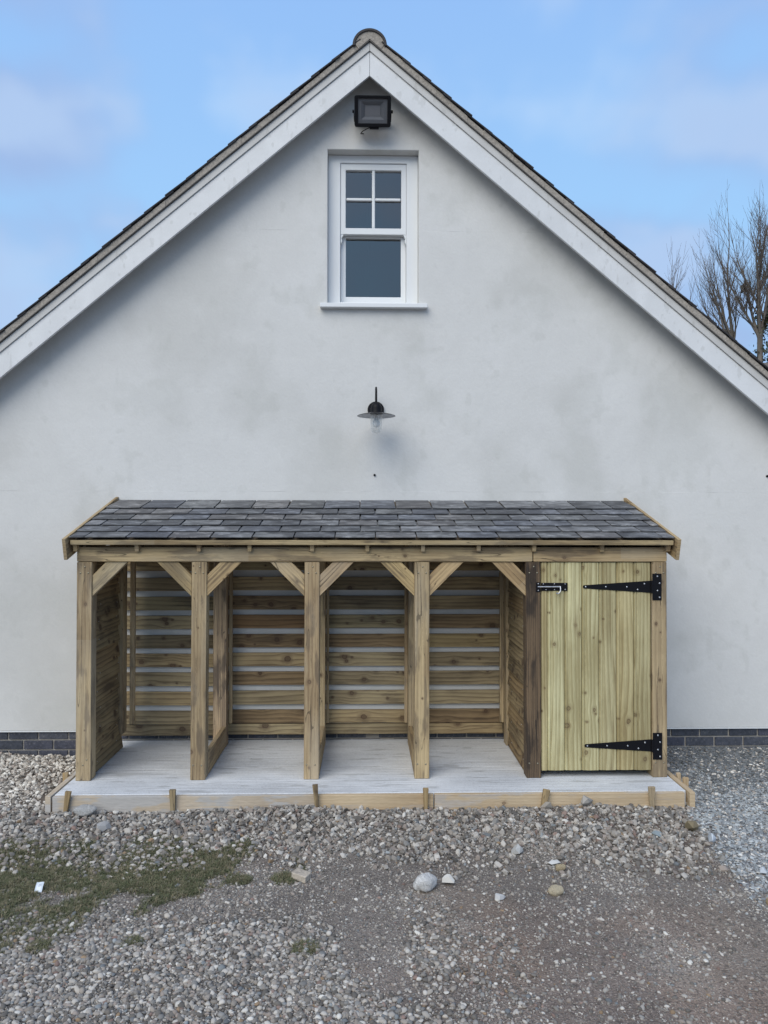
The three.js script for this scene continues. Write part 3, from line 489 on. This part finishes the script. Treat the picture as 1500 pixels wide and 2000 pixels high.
  const slateGeo = (w, l) => {                            // riven slate with chipped lower edge
    const q = new THREE.Shape(), n = 7, rr = R; q.moveTo(-w / 2 + rnd(0, 0.002), l / 2); for (let i = 0; i <= n; i++) { const t = i / n; let x = lerp(-w / 2, w / 2, t), y = -l / 2 + (rr() - 0.5) * 0.004; if (i === 0 || i === n) { y += rr() * 0.006; x += rnd(-0.0015, 0.0015); } q.lineTo(x, y); } q.lineTo(w / 2 - rnd(0, 0.002), l / 2);
    const g = new THREE.ExtrudeGeometry(q, { depth: 0.0045, bevelEnabled: true, bevelSize: 0.0012, bevelOffset: -0.0012, bevelThickness: 0.0012, bevelSegments: 1 }); g.rotateX(-Math.PI / 2);
    const uv = g.attributes.uv, p = g.attributes.position, ou = rnd(0, 4), ov = rnd(0, 4); for (let i = 0; i < p.count; i++) uv.setXY(i, p.getX(i) + ou, p.getZ(i) + ov); return g;
  };
  const roofX0 = -1.868, roofX1 = 1.974;
  rows.forEach((s0, r) => {
    const l = r === 5 ? SL - s0 + 0.01 : 0.29; let x = -1.905 + (r % 2 ? 0.03 : 0.135) - sw + rnd(-0.012, 0.012);
    while (x < roofX1) {
      const x0 = Math.max(x, roofX0), x1 = Math.min(x + sw, roofX1); x += sw + rnd(-0.003, 0.003); if (x1 - x0 < 0.03) continue;
      const c = onRoof(s0 + l / 2, 0.001), m = part('slate', slateGeo(x1 - x0 - 0.008, l), pick(slateM), store);
      place(m, (x0 + x1) / 2, c.y, c.z, ang - 0.081 + rnd(-0.007, 0.007), rnd(-0.006, 0.006), rnd(-0.003, 0.003));
    }
  });
  for (const [x, mat] of [[-1.8845, POST([0.92, 0.88, 0.8])], [1.9895, POST([0.98, 0.92, 0.8])]]) { const c = onRoof(0.5, -0.055); place(part('bargeboard', P(0.022, 0.138, 1.075, 0.002), mat, store), x, c.y, c.z, ang); }

  // cupboard door: tongue and groove boards on a hidden ledge
  const door = part('door', P(0.70, 0.1, 0.022, 0.003), doorM[1], store, 'greenish new pine cupboard door of vertical boards'); door.position.set(1.4915, 1.25, 0.874);
  const edges = [1.132, 1.176, 1.287, 1.399, 1.512, 1.626, 1.739, 1.852];
  for (let i = 0; i < 7; i++) {
    const w = edges[i + 1] - edges[i] - 0.0012, hw = w / 2, tk = 0.018, L = 1.342;
    const pr = [[-hw, 0], [-hw, tk - 0.009], [-hw + 0.007, tk]]; if (w > 0.06) pr.push([-hw + 0.016, tk], [-hw + 0.019, tk - 0.004], [-hw + 0.022, tk], [-hw * 0.2, tk + 0.003], [hw - 0.012, tk]); pr.push([hw - 0.007, tk], [hw, tk - 0.009], [hw, 0]);
    const g = new THREE.ExtrudeGeometry(new THREE.Shape(pr.map(p => new THREE.Vector2(...p))), { depth: L, bevelEnabled: false, steps: 1 }); g.rotateX(-Math.PI / 2); // profile (x, z'), length up
    const p = g.attributes.position, uv = g.attributes.uv, ou = rnd(0, 5), ov = rnd(0, 5); for (let k = 0; k < p.count; k++) uv.setXY(k, p.getY(k) + ou, p.getX(k) + ov + p.getZ(k));
    g.scale(1, 1, -1); { const at = g.attributes; for (let k = 0; k < p.count; k += 3) for (const b of Object.values(at)) { const n = b.itemSize; for (let e = 0; e < n; e++) { const t = b.array[(k + 1) * n + e]; b.array[(k + 1) * n + e] = b.array[(k + 2) * n + e]; b.array[(k + 2) * n + e] = t; } } g.computeVertexNormals(); }
    const m = part('door_board', g, pick(doorM), door); m.position.set((edges[i] + edges[i + 1]) / 2 - 1.4915, 0.165 + (i % 3) * 0.0006 - 1.25, 0.888 - 0.874 - 0.001);
  }
  const FZ = 0.9055;                                      // door face
  // strap hinges
  const hinge = (y, x0) => {
    const q = new THREE.Shape(); const L = 1.850 - x0; q.moveTo(0, 0.0395); q.lineTo(-L + 0.008, 0.0105); q.absarc(-L + 0.008, 0, 0.0105, Math.PI / 2, Math.PI * 1.5, false); q.lineTo(0, -0.0395); q.lineTo(0, 0.0395);
    const e = new THREE.ExtrudeGeometry(q, { depth: 0.003, bevelEnabled: true, bevelSize: 0.001, bevelOffset: -0.001, bevelThickness: 0.001, bevelSegments: 1 }); e.translate(1.850, y, FZ + 0.0015);
    const pl = new RoundedBoxGeometry(0.060, 0.172, 0.005, 1, 0.0015); pl.translate(1.8845, y + (y > 1 ? 0.0 : -0.002), zf + 0.0028);
    const kn = new THREE.CylinderGeometry(0.006, 0.006, 0.079, 12); kn.translate(1.853, y, zf + 0.003);
    const m = part('strap_hinge', mergeGeometries([e, pl, kn].map(g => { const t = g.index ? g.toNonIndexed() : g; return t; })), blackIron, store);
    for (const [dx, dy] of [[-L + 0.015, 0], [-L * 0.67, 0], [-L * 0.36, -0.001], [-L * 0.2, -0.018], [-L * 0.1, 0.019]]) { const s = part('screw', screwG, zinc, m); s.position.set(1.850 + dx, y + dy, FZ + 0.0075); }
    for (const [dx, dy] of [[0.037, 0.068], [0.051, 0.024], [0.037, -0.024], [0.051, -0.068]]) { const s = part('screw', screwG, zinc, m); s.position.set(1.850 + dx, y + dy, zf + 0.006); }
  };
  hinge(1.350, 1.407); hinge(0.324, 1.416);
  // tower bolt
  const bz = FZ + 0.003, bo = part('door_bolt', new RoundedBoxGeometry(0.172, 0.052, 0.004, 1, 0.0015), blackIron, store); bo.position.set(1.219, 1.350, bz);
  const kp = new RoundedBoxGeometry(0.03, 0.062, 0.004, 1, 0.0015); kp.translate(1.112 - 1.219, -0.001, zf + 0.0025 - bz); part('keeper', kp, blackIron, bo);
  for (const x of [-0.07, -0.02, 0.045]) { const s = new RoundedBoxGeometry(0.018, 0.022, 0.014, 1, 0.004); s.translate(x, 0, 0.008); part('bolt_guide', s, blackIron, bo); }
  const rod = new THREE.CylinderGeometry(0.0055, 0.0055, 0.15, 12); rod.rotateZ(Math.PI / 2); rod.translate(-0.036, 0.001, 0.011); part('rod', rod, zinc, bo);
  const hk = new THREE.TubeGeometry(new THREE.CatmullRomCurve3([[0.034, 0.003, 0.012], [0.036, -0.012, 0.017], [0.032, -0.03, 0.02], [0.020, -0.042, 0.02], [0.008, -0.038, 0.019]].map(p => new THREE.Vector3(...p))), 16, 0.0045, 8); part('knob', hk, zinc, bo);
  for (const [x, y] of [[-0.072, 0.018], [-0.055, -0.018], [0.0, 0.019], [0.0, -0.018], [0.07, 0.018], [0.07, -0.018]]) { const s = part('screw', screwG, zinc, bo); s.scale.setScalar(0.7); s.position.set(x, y, 0.003); }
  for (const dy of [0.02, -0.022]) { const s = part('screw', screwG, zinc, bo); s.scale.setScalar(0.75); s.position.set(1.112 - 1.219, dy, zf + 0.005 - bz); }
}

// ---------------------------------------------------------------- stones
function crushed(seed, fl = 0.75) { const r = rng(seed), pts = []; for (let k = 0; k < 15; k++) { const a = r() * 6.283, z = r() * 2 - 1, q = Math.sqrt(1 - z * z), m = 0.78 + 0.3 * r(); pts.push(new THREE.Vector3(Math.cos(a) * q * m, z * m * fl, Math.sin(a) * q * m * 0.85)); } const g = new ConvexGeometry(pts); g.setAttribute('uv', new THREE.Float32BufferAttribute(new Float32Array(g.attributes.position.count * 2), 2)); return g; }
function rounded(seed, fl = 0.6, det = 1, amp = 0.22) { let g = new THREE.IcosahedronGeometry(1, det); g.deleteAttribute('uv'); g.deleteAttribute('normal'); g = mergeVertices(g); const r = rng(seed), p = g.attributes.position, o = r() * 90; for (let i = 0; i < p.count; i++) { const x = p.getX(i), y = p.getY(i), z = p.getZ(i), m = 1 + amp * (vn(x * 1.6 + o, y * 1.6 + z * 1.1, 256, 256, seed & 63) + vn(z * 1.6 + o, x * 1.3 - y, 256, 256, 77) * 0.7) + amp * 0.35 * vn(x * 4 + o, y * 4 + z * 3, 256, 256, 21); p.setXYZ(i, x * m, y * m * fl, z * m * 0.8); } g.computeVertexNormals(); g.setAttribute('uv', new THREE.Float32BufferAttribute([...Array(p.count * 2)].map((_, k) => k % 2 ? p.getY(k >> 1) : p.getX(k >> 1)), 2)); return g; }
const stoneM = S({ color: 0xffffff, roughness: 0.9 });
const GREY = [[0.37, 0.345, 0.315], [0.26, 0.242, 0.222], [0.48, 0.45, 0.415], [0.155, 0.143, 0.13], [0.34, 0.305, 0.27], [0.28, 0.274, 0.265], [0.58, 0.55, 0.51], [0.19, 0.174, 0.158], [0.34, 0.292, 0.26]], PALE = [[0.58, 0.55, 0.51], [0.68, 0.66, 0.62], [0.5, 0.46, 0.41]], BLUE = [[0.215, 0.235, 0.25], [0.27, 0.295, 0.31], [0.16, 0.175, 0.19], [0.34, 0.365, 0.38], [0.235, 0.245, 0.255]], WARM = [[0.33, 0.235, 0.15], [0.30, 0.22, 0.19], [0.27, 0.19, 0.165]];
function scatter(name, geos, n, sizeFn, chance, palette, x0, x1, z0, z1, seed, label, sink = 0.25, lay = 0.5) {
  const r = rng(seed), lists = geos.map(() => []);
  for (let k = 0; k < n; k++) {
    const x = lerp(x0, x1, r()), z = lerp(z0, z1, r()), c = r();
    const q = zones(x, z); if (c > chance(x, z, q)) continue;
    if (x > -1.885 && x < 1.975 && z < 1.198 || z < 0.0) continue;
    const s = sizeFn(r, x, z); lists[Math.floor(r() * geos.length)].push([x, z, s, r(), r(), r(), r(), r()]);
  }
  geos.forEach((g, gi) => {
    const L = lists[gi]; if (!L.length) return; const m = new THREE.InstancedMesh(g, stoneM, L.length), o = new THREE.Object3D(), c = new THREE.Color();
    L.forEach(([x, z, s, a, b, d, e, f], i) => {
      o.position.set(x, groundH(x, z) + s * (0.55 - sink) * (0.5 + a * 0.8), z); o.rotation.set((b - 0.5) * lay * 2, d * 6.283, (e - 0.5) * lay * 2); o.scale.set(s * (0.8 + 0.5 * b), s * (0.8 + 0.4 * e), s * (0.8 + 0.4 * a)); o.updateMatrix(); m.setMatrixAt(i, o.matrix);
      const p = palette(f, x, z), v = 0.82 + 0.36 * d; c.setRGB(p[0] * v * 1.03, p[1] * v, p[2] * v * 0.95); m.setColorAt(i, c);
    });
    let o3 = scene.getObjectByName(name); if (!o3) { o3 = new THREE.Group(); o3.name = name; o3.userData = { label, category: 'gravel', kind: 'stuff' }; scene.add(o3); }
    m.name = 'stones'; m.userData.kind = 'stuff'; shadow(m); o3.add(m);
  });
}
{
  const cr = [1, 2, 3].map(k => crushed(500 + k, [0.8, 0.6, 0.7][k - 1])), ro = [1, 2, 3].map(k => rounded(600 + k, [0.6, 0.7, 0.5][k - 1])), fl = [1, 2].map(k => crushed(700 + k, 0.3));
  const one = [cr[1]];
  const dim = (q, k) => q.map(v => v * k), pal0 = (f, x, z) => f < 0.85 ? GREY[Math.floor(f / 0.85 * 9)] : f < 0.935 ? PALE[Math.floor((f - 0.85) * 35) % 3] : f < 0.97 ? BLUE[Math.floor((f - 0.935) * 140) % 5] : WARM[Math.floor((f - 0.97) * 100) % 3];
  const pal = (f, x, z) => dim(pal0(f, x, z), 0.78), grey = (f, x, z) => { const q = pal0(f, x, z); return [q[0] * 0.78, q[1] * 0.78, q[2] * 0.78]; };
  const bl = (f, x, z) => f < 0.8 && z + 0.5 * nz(x, z, 2.2, 263) + (f * 7 % 1 - 0.5) * 0.7 < 0.72 ? BLUE[[2, 0, 4][Math.floor(f * 37) % 3]].map(v => v * 0.72) : f < 0.78 ? dim(BLUE[Math.floor(f / 0.78 * 5)], 1.2) : f < 0.93 ? GREY[Math.floor((f - 0.78) * 60) % 9] : PALE[Math.floor((f - 0.93) * 43) % 3];
  scatter('loose_gravel', cr, 33000, r => 0.006 + 0.016 * Math.pow(r(), 3.2), (x, z, q) => q.bank * 0.98, pal, -3.4, 2.4, 1.0, 2.15, 801, 'loose grey crushed gravel banked against the front of the slab', 0.15, 0.9);
  scatter('loose_gravel', ro, 9000, r => 0.007 + 0.010 * Math.pow(r(), 2), (x, z, q) => q.bank * 0.6, pal, -3.4, 2.4, 1.0, 2.15, 802, 'loose grey crushed gravel banked against the front of the slab', 0.1, 0.7);
  scatter('pebble_gravel', ro, 66000, r => 0.0048 + 0.0095 * Math.pow(r(), 2.4), (x, z, q) => clamp(q.pebble * 1.0 - q.grass * 0.7), grey, -2.3, 1.2, 2.15, 4.2, 803, 'rounded grey pebbles covering the lower left of the yard', 0.2, 0.35);
  scatter('fine_gravel', one, 220000, r => 0.0018 + 0.0036 * Math.pow(r(), 2), (x, z, q) => clamp((0.3 + 0.6 * sst(-0.2, 0.3, nz(x, z, 4, 275))) * (1 - q.fines * 0.75) * (1 - q.grass * 0.85) * (1 - q.bank * 0.6) * (1 - q.slate)), pal, -3.2, 3.0, 1.3, 4.2, 804, 'fine trodden gravel over the brown earth yard', 0.25, 0.5);
  scatter('scattered_stones', ro, 80000, r => 0.0035 + 0.0075 * Math.pow(r(), 2.4), (x, z, q) => clamp((0.34 + 0.6 * sst(-0.15, 0.3, nz(x, z, 4, 275) + 0.5 * nz(x, z, 1.4, 277))) * (1 - q.fines * 0.45) * (1 - q.grass * 0.8) * (1 - q.slate) + 0.04), pal, -3.2, 3.0, 1.5, 4.2, 805, 'stones strewn over the trodden yard', 0.42, 0.3);
  scatter('slate_chippings', fl, 60000, r => 0.005 + 0.011 * Math.pow(r(), 2.2), (x, z, q) => q.slate * 0.9, bl, 1.7, 4.0, 0.0, 2.5, 806, 'blue grey slate chippings to the right of the log store', 0.3, 0.5);
  scatter('slate_chippings', [cr[2]], 4000, r => 0.008 + 0.012 * Math.pow(r(), 2), (x, z, q) => q.slate * 0.5 * sst(0.9, 0.1, z) + q.slate * 0.06, bl, 1.9, 4.0, 0.0, 2.5, 807, 'blue grey slate chippings to the right of the log store', 0.2, 0.8);
  scatter('rubble', cr, 16000, r => 0.006 + 0.014 * Math.pow(r(), 3), (x, z, q) => q.side * clamp(0.25 + 0.75 * sst(-1.95, -2.6, x + 0.3 * nz(x, z, 3, 261))), f => f < 0.55 ? GREY[Math.floor(f * 16) % 9] : PALE[Math.floor(f * 30) % 3], -3.6, -1.9, 0.0, 1.25, 808, 'white and grey rubble on dark soil left of the slab', 0.2, 0.8);
}
// grass
{
  const r = rng(901), bl = []; for (let k = 0; k < 16; k++) { const a = r() * 6.283, d = r() * 0.018, hh = 0.006 + r() * 0.013, ln = 0.010 + r() * 0.022, w = 0.0012, x = Math.cos(a * 3) * d, z = Math.sin(a * 3) * d, dx = Math.cos(a) * ln, dz = Math.sin(a) * ln, px = -Math.sin(a) * w, pz = Math.cos(a) * w;
    bl.push([x - px, 0, z - pz, x + px, 0, z + pz, x + dx * 0.4 + px * 0.8, hh * 0.7, z + dz * 0.4 + pz * 0.8, x - px, 0, z - pz, x + dx * 0.4 + px * 0.8, hh * 0.7, z + dz * 0.4 + pz * 0.8, x + dx * 0.4 - px * 0.8, hh * 0.7, z + dz * 0.4 - pz * 0.8, x + dx * 0.4 - px * 0.8, hh * 0.7, z + dz * 0.4 - pz * 0.8, x + dx * 0.4 + px * 0.8, hh * 0.7, z + dz * 0.4 + pz * 0.8, x + dx, hh, z + dz]); }
  const g = new THREE.BufferGeometry(); g.setAttribute('position', new THREE.Float32BufferAttribute(bl.flat(), 3)); g.setAttribute('uv', new THREE.Float32BufferAttribute(new Float32Array(bl.length * 18), 2)); g.computeVertexNormals();
  const L = []; for (let k = 0; k < 75000; k++) { const x = lerp(-3.0, 0.2, r()), z = lerp(1.4, 3.2, r()); let c = zones(x, z).grass * (0.35 + 0.65 * sst(-0.3, 0.25, nz(x, z, 9, 271))); for (const [cx, cz, cr] of [[-0.40, 2.03, 0.06], [-1.35, 2.62, 0.05], [-0.98, 2.6, 0.04], [-0.25, 2.65, 0.055], [-1.5, 2.5, 0.04], [-0.62, 2.05, 0.05]]) if (Math.hypot(x - cx, z - cz) < cr) c = Math.max(c, 0.9); if (r() < c) L.push([x, z, r(), r(), r()]); }
  const m = new THREE.InstancedMesh(g, S({ color: 0xffffff, roughness: 0.85, side: THREE.DoubleSide }), L.length), o = new THREE.Object3D(), c = new THREE.Color();
  const pal = [[0.155, 0.15, 0.078], [0.12, 0.13, 0.062], [0.205, 0.182, 0.105], [0.095, 0.106, 0.05], [0.31, 0.255, 0.165]];
  L.forEach(([x, z, a, b, d], i) => { o.position.set(x, groundH(x, z) - 0.002, z); o.rotation.set(0, a * 6.283, 0); o.scale.setScalar(0.6 + b * 0.6); o.updateMatrix(); m.setMatrixAt(i, o.matrix); const p = pal[Math.floor(d * 4.6)]; c.setRGB(...p); m.setColorAt(i, c); });
  stuff('grass', m, 'thin patch of trodden green grass at the left of the yard', 'grass');
}
// stones that stand out, each a thing of its own
{
  const rockTex = tex(256, 256, (i, j) => { const m = 1 + 0.35 * fbm(i / 20, j / 20, 5, 13, 281) + 0.15 * vn(i / 2, j / 2, 128, 128, 283); return [0.6 * m, 0.6 * m, 0.6 * m]; });
  const rm = c => S({ map: rockTex, bumpMap: grainBump, bumpScale: 0.004, roughness: 0.9, color: lin(...c) });
  const rock = (x, z, s, kind, c, label, sink = 0.3, seed = 1, turn = 0) => { const g = kind === 'r' ? rounded(seed, 0.75, 3, 0.2) : kind === 'f' ? crushed(seed, 0.32) : crushed(seed, 0.85); const m = solo('stone', g, rm(c), label, 'stone'); m.scale.set(...s); m.rotation.y = turn; m.position.set(x, groundH(x, z) + s[1] * (0.75 - sink), z); };
  rock(0.285, 2.15, [0.06, 0.058, 0.055], 'r', [1.2, 1.16, 1.1], 'large whitish rounded stone in the middle of the yard', 0.15, 611, 0.4);
  rock(0.404, 2.10, [0.046, 0.034, 0.038], 'c', [1.15, 1.10, 1.0], 'flat cream stone just right of the large whitish stone', 0.15, 633, 1.0);
  rock(0.908, 2.20, [0.034, 0.03, 0.03], 'r', [0.95, 0.80, 0.55], 'yellowish cobble alone on bare earth right of the centre', 0.2, 613);
  rock(1.846, 1.53, [0.042, 0.05, 0.042], 'c', [0.40, 0.32, 0.19], 'brown block of stone at the edge of the slate chippings', 0.1, 614, 0.5);
  rock(1.90, 1.66, [0.05, 0.04, 0.036], 'c', [0.98, 1.05, 1.12], 'bluish white stone in front of the brown block', 0.25, 615, 1.1);
  rock(1.62, 1.60, [0.032, 0.026, 0.03], 'c', [0.48, 0.56, 0.58], 'slate blue stone left of the brown block', 0.2, 616);
  rock(-1.66, 1.275, [0.074, 0.042, 0.05], 'r', [0.78, 0.76, 0.72], 'long grey stone leaning on the left end of the front board', -0.1, 617, 0.1);
  rock(1.335, 1.228, [0.058, 0.052, 0.04], 'c', [0.72, 0.66, 0.58], 'upright beige stone against the clean shuttering board', 0.1, 618, 0.7);
  rock(1.085, 1.235, [0.04, 0.038, 0.03], 'c', [0.62, 0.55, 0.46], 'brownish stone beside the leaning peg', 0.2, 619, 0.2);
  rock(-1.47, 1.46, [0.06, 0.04, 0.04], 'c', [0.62, 0.61, 0.6], 'grey angular stone on the gravel bank below the long grey stone', 0.3, 620, 0.6);
  rock(0.97, 1.90, [0.04, 0.026, 0.026], 'f', [1.15, 1.12, 1.05], 'white slab of stone at the lower edge of the gravel bank', 0.1, 621, 0.3);
  rock(0.99, 1.955, [0.026, 0.024, 0.024], 'r', [0.85, 0.68, 0.42], 'ochre pebble just below the white slab of stone', 0.2, 622);
  rock(0.80, 1.78, [0.05, 0.036, 0.04], 'c', [1.0, 0.97, 0.9], 'pale cream stone among the gravel above the white slab', 0.25, 623, 1.3);
  rock(1.99, 2.03, [0.034, 0.03, 0.03], 'c', [0.95, 1.0, 1.05], 'pale pointed stone low on the slate chippings', 0.2, 624, 0.9);
  rock(0.63, 2.24, [0.03, 0.02, 0.026], 'c', [0.95, 0.93, 0.9], 'small white stone between the flat cream stone and the yellowish cobble', 0.2, 625);
  rock(1.88, 2.33, [0.03, 0.026, 0.03], 'r', [0.68, 0.5, 0.28], 'rusty tan stone at the right edge of the yard', 0.25, 626);
  const bf = solo('brick_fragment', P(0.085, 0.036, 0.055, 0.006), rm([0.72, 0.62, 0.5]), 'tan broken brick beside a tuft of grass', 'brick fragment'); place(bf, -0.318, groundH(-0.318, 2.03) + 0.02, 2.03, 0.08, -0.5, -0.06);
  const pg = new THREE.PlaneGeometry(0.034, 0.05, 6, 8); { const p = pg.attributes.position; for (let i = 0; i < p.count; i++) p.setZ(i, 0.004 * Math.sin(p.getX(i) * 150) + 0.003 * Math.sin(p.getY(i) * 120 + 1)); pg.computeVertexNormals(); }
  const litterTex = tex(64, 96, (i, j) => (i > 22 && i < 52 && j > 48 && j < 78) ? mix3([0.35, 0.38, 0.42], [0.6, 0.62, 0.65], vn(i / 3, j / 3, 64, 64, 291) * 0.5 + 0.5) : [0.68, 0.72, 0.76]);
  const lt = solo('litter', pg, S({ map: litterTex, roughness: 0.4, side: THREE.DoubleSide }), 'scrap of pale wrapper lying on the grass', 'litter'); place(lt, -1.56, groundH(-1.56, 2.13) + 0.024, 2.13, -0.9, 0.2, 0.05);
}

// ---------------------------------------------------------------- bare trees behind the house
{
  const barkTex = tex(256, 512, (i, j) => { const n = fbm(i / 12, j / 40, 5, 21, 295), m = 1 + 0.5 * n; return [0.15 * m, 0.13 * m, 0.108 * m]; });
  const barkM = S({ map: barkTex, roughness: 0.95 }), twigM = S({ color: lin(0.125, 0.10, 0.085), roughness: 0.9 });
  const limb = (pts, r0, r1, sides) => {                 // tapered tube through pts
    const v = [], uv = [], idx = [], n = pts.length, up = new THREE.Vector3();
    for (let i = 0; i < n; i++) { const d = (i < n - 1 ? pts[i + 1] : pts[i]).clone().sub(i ? pts[i - 1] : pts[0]).normalize(); up.set(0.3, 0.1, 1).normalize(); const a = new THREE.Vector3().crossVectors(d, up).normalize(), b = new THREE.Vector3().crossVectors(d, a), rr = lerp(r0, r1, i / (n - 1)); for (let k = 0; k <= sides; k++) { const t = k / sides * 6.2832, c = pts[i].clone().addScaledVector(a, Math.cos(t) * rr).addScaledVector(b, Math.sin(t) * rr); v.push(c.x, c.y, c.z); uv.push(k / sides, i * 0.3); } }
    const w = sides + 1; for (let i = 0; i < n - 1; i++) for (let k = 0; k < sides; k++) { const q = i * w + k; idx.push(q, q + w, q + 1, q + 1, q + w, q + w + 1); }
    const g = new THREE.BufferGeometry(); g.setAttribute('position', new THREE.Float32BufferAttribute(v, 3)); g.setAttribute('uv', new THREE.Float32BufferAttribute(uv, 2)); g.setIndex(idx); g.computeVertexNormals(); return g;
  };
  function tree(pos, o, label) {
    const t = thing('bare_tree', label, 'tree', pos, undefined), r = rng(o.seed), big = [], mid = [], fine = [];
    const grow = (p, d, len, rad, lvl) => {
      const n = lvl < 2 ? 7 : 5, pts = [p.clone()], dirs = [d.clone()]; let q = p.clone(), dd = d.clone();
      for (let i = 1; i < n; i++) { const wg = lvl === 0 ? o.wig * 0.25 : o.wig; dd.add(new THREE.Vector3((r() - 0.5) * wg, o.up * (lvl === 0 ? 0.3 : 1) * 0.12, (r() - 0.5) * wg)).normalize(); q = q.clone().addScaledVector(dd, len / (n - 1)); pts.push(q); dirs.push(dd.clone()); }
      const end = lvl === 0 ? rad * 0.62 : rad * (lvl >= o.depth ? 0.45 : 0.5);
      (lvl === 0 ? big : lvl < o.depth - 1 ? mid : fine).push(limb(pts, rad, end, lvl === 0 ? 10 : lvl < 3 ? 6 : 4));
      if (lvl >= o.depth) return;
      const kids = o.kids[lvl], st = lvl === 0 ? o.first : 0.18;
      for (let k = 0; k < kids; k++) {
        const f = k === 0 ? 1 : lerp(st, 1.0, (k - 0.3 * r()) / kids), at = clamp(f, 0, 1) * (n - 1), i0 = Math.min(n - 2, Math.floor(at)), base = pts[i0].clone().lerp(pts[i0 + 1], at - i0), dir = dirs[i0 + 1].clone();
        const az = r() * 6.283 + k * 2.4, sp = (k === 0 ? 0.14 : o.spread[lvl]) * (0.7 + 0.6 * r()); if (lvl === 0) dir.add(new THREE.Vector3(o.dirs[k][0], 0, o.dirs[k][1])).normalize(); else dir.add(new THREE.Vector3(Math.cos(az) * sp, 0, Math.sin(az) * sp)).normalize();
        const rf = lerp(rad, end, at / (n - 1));
        grow(base, dir, len * o.ratio[lvl] * (0.75 + 0.45 * r()) * (k === 0 ? 1.0 : 1.15 - 0.35 * f), Math.max(o.min, rf * (k === 0 ? 0.85 : 0.55 + 0.15 * r())), lvl + 1);
      }
    };
    grow(new THREE.Vector3(0, 0, 0), new THREE.Vector3(o.lean ?? 0, 1, 0).normalize(), o.trunk, o.rad, 0);
    part('trunk', mergeGeometries(big), barkM, t); const br = part('branches', mergeGeometries(mid), barkM, t); part('twigs', mergeGeometries(fine), twigM, br);
    if (o.ivy) for (const [dx, dy, s, nn] of o.ivy) {
      const ig = []; for (let k = 0; k < nn; k++) { const q = new THREE.PlaneGeometry(0.042, 0.05); q.rotateX(r() * 3); q.rotateY(r() * 6); q.rotateZ(r() * 6); const ga = () => (r() + r() + r() - 1.5) * 1.3; q.translate(dx + ga() * s, dy + ga() * s * 1.3, ga() * s); ig.push(q); }
      part('ivy', mergeGeometries(ig), S({ color: lin(0.055, 0.062, 0.03), roughness: 0.7, side: THREE.DoubleSide }), t);
    }
    return t;
  }
  const base = { wig: 0.14, up: 0.75, min: 0.0036 };
  tree([9.22, 0, -12], { ...base, seed: 31, trunk: 6.2, rad: 0.10, first: 0.97, depth: 5, dirs: [[-0.05, 0], [-0.42, 0.05], [0.34, -0.1], [-0.62, -0.2], [0.12, 0.3], [-0.3, 0.3]], kids: [6, 7, 5, 4, 2], spread: [0.4, 0.54, 0.55, 0.6, 0.6], ratio: [0.27, 0.56, 0.56, 0.6, 0.6], ivy: [[0.2, 6.5, 0.18, 420], [-0.30, 7.3, 0.07, 110], [0.22, 5.75, 0.22, 260]] }, 'tallest bare tree with a pale forked trunk and ivy clumps behind the right roof slope');
  tree([8.98, 0, -12.6], { ...base, seed: 47, trunk: 6.4, rad: 0.07, first: 0.9, lean: -0.01, depth: 5, dirs: [[-0.08, 0], [-0.34, 0.1], [0.15, 0.2], [-0.22, -0.2], [-0.42, 0]], kids: [5, 6, 4, 3, 2], spread: [0.36, 0.52, 0.55, 0.6, 0.6], ratio: [0.25, 0.56, 0.56, 0.6, 0.6] }, 'slender dark bare tree close left of the tallest one');
  tree([9.28, 0, -13.2], { ...base, seed: 59, trunk: 5.6, rad: 0.045, first: 0.9, lean: -0.02, depth: 4, dirs: [[-0.35, 0], [-0.55, 0.1], [-0.2, 0.2]], kids: [3, 5, 3, 3], spread: [0.34, 0.42, 0.5, 0.5], ratio: [0.27, 0.58, 0.58, 0.6] }, 'lower bare tree leaning left at the roof edge');
  tree([7.48, 0, -13], { ...base, seed: 61, trunk: 6.05, rad: 0.045, first: 0.82, depth: 4, dirs: [[0, 0], [-0.4, 0], [0.35, 0.1], [-0.2, 0.2], [0.2, -0.2]], kids: [5, 6, 4, 3], spread: [0.4, 0.42, 0.5, 0.5], ratio: [0.22, 0.6, 0.6, 0.6] }, 'small bare treetop showing alone above the middle of the right roof slope');
}

renderer.render(scene, camera);
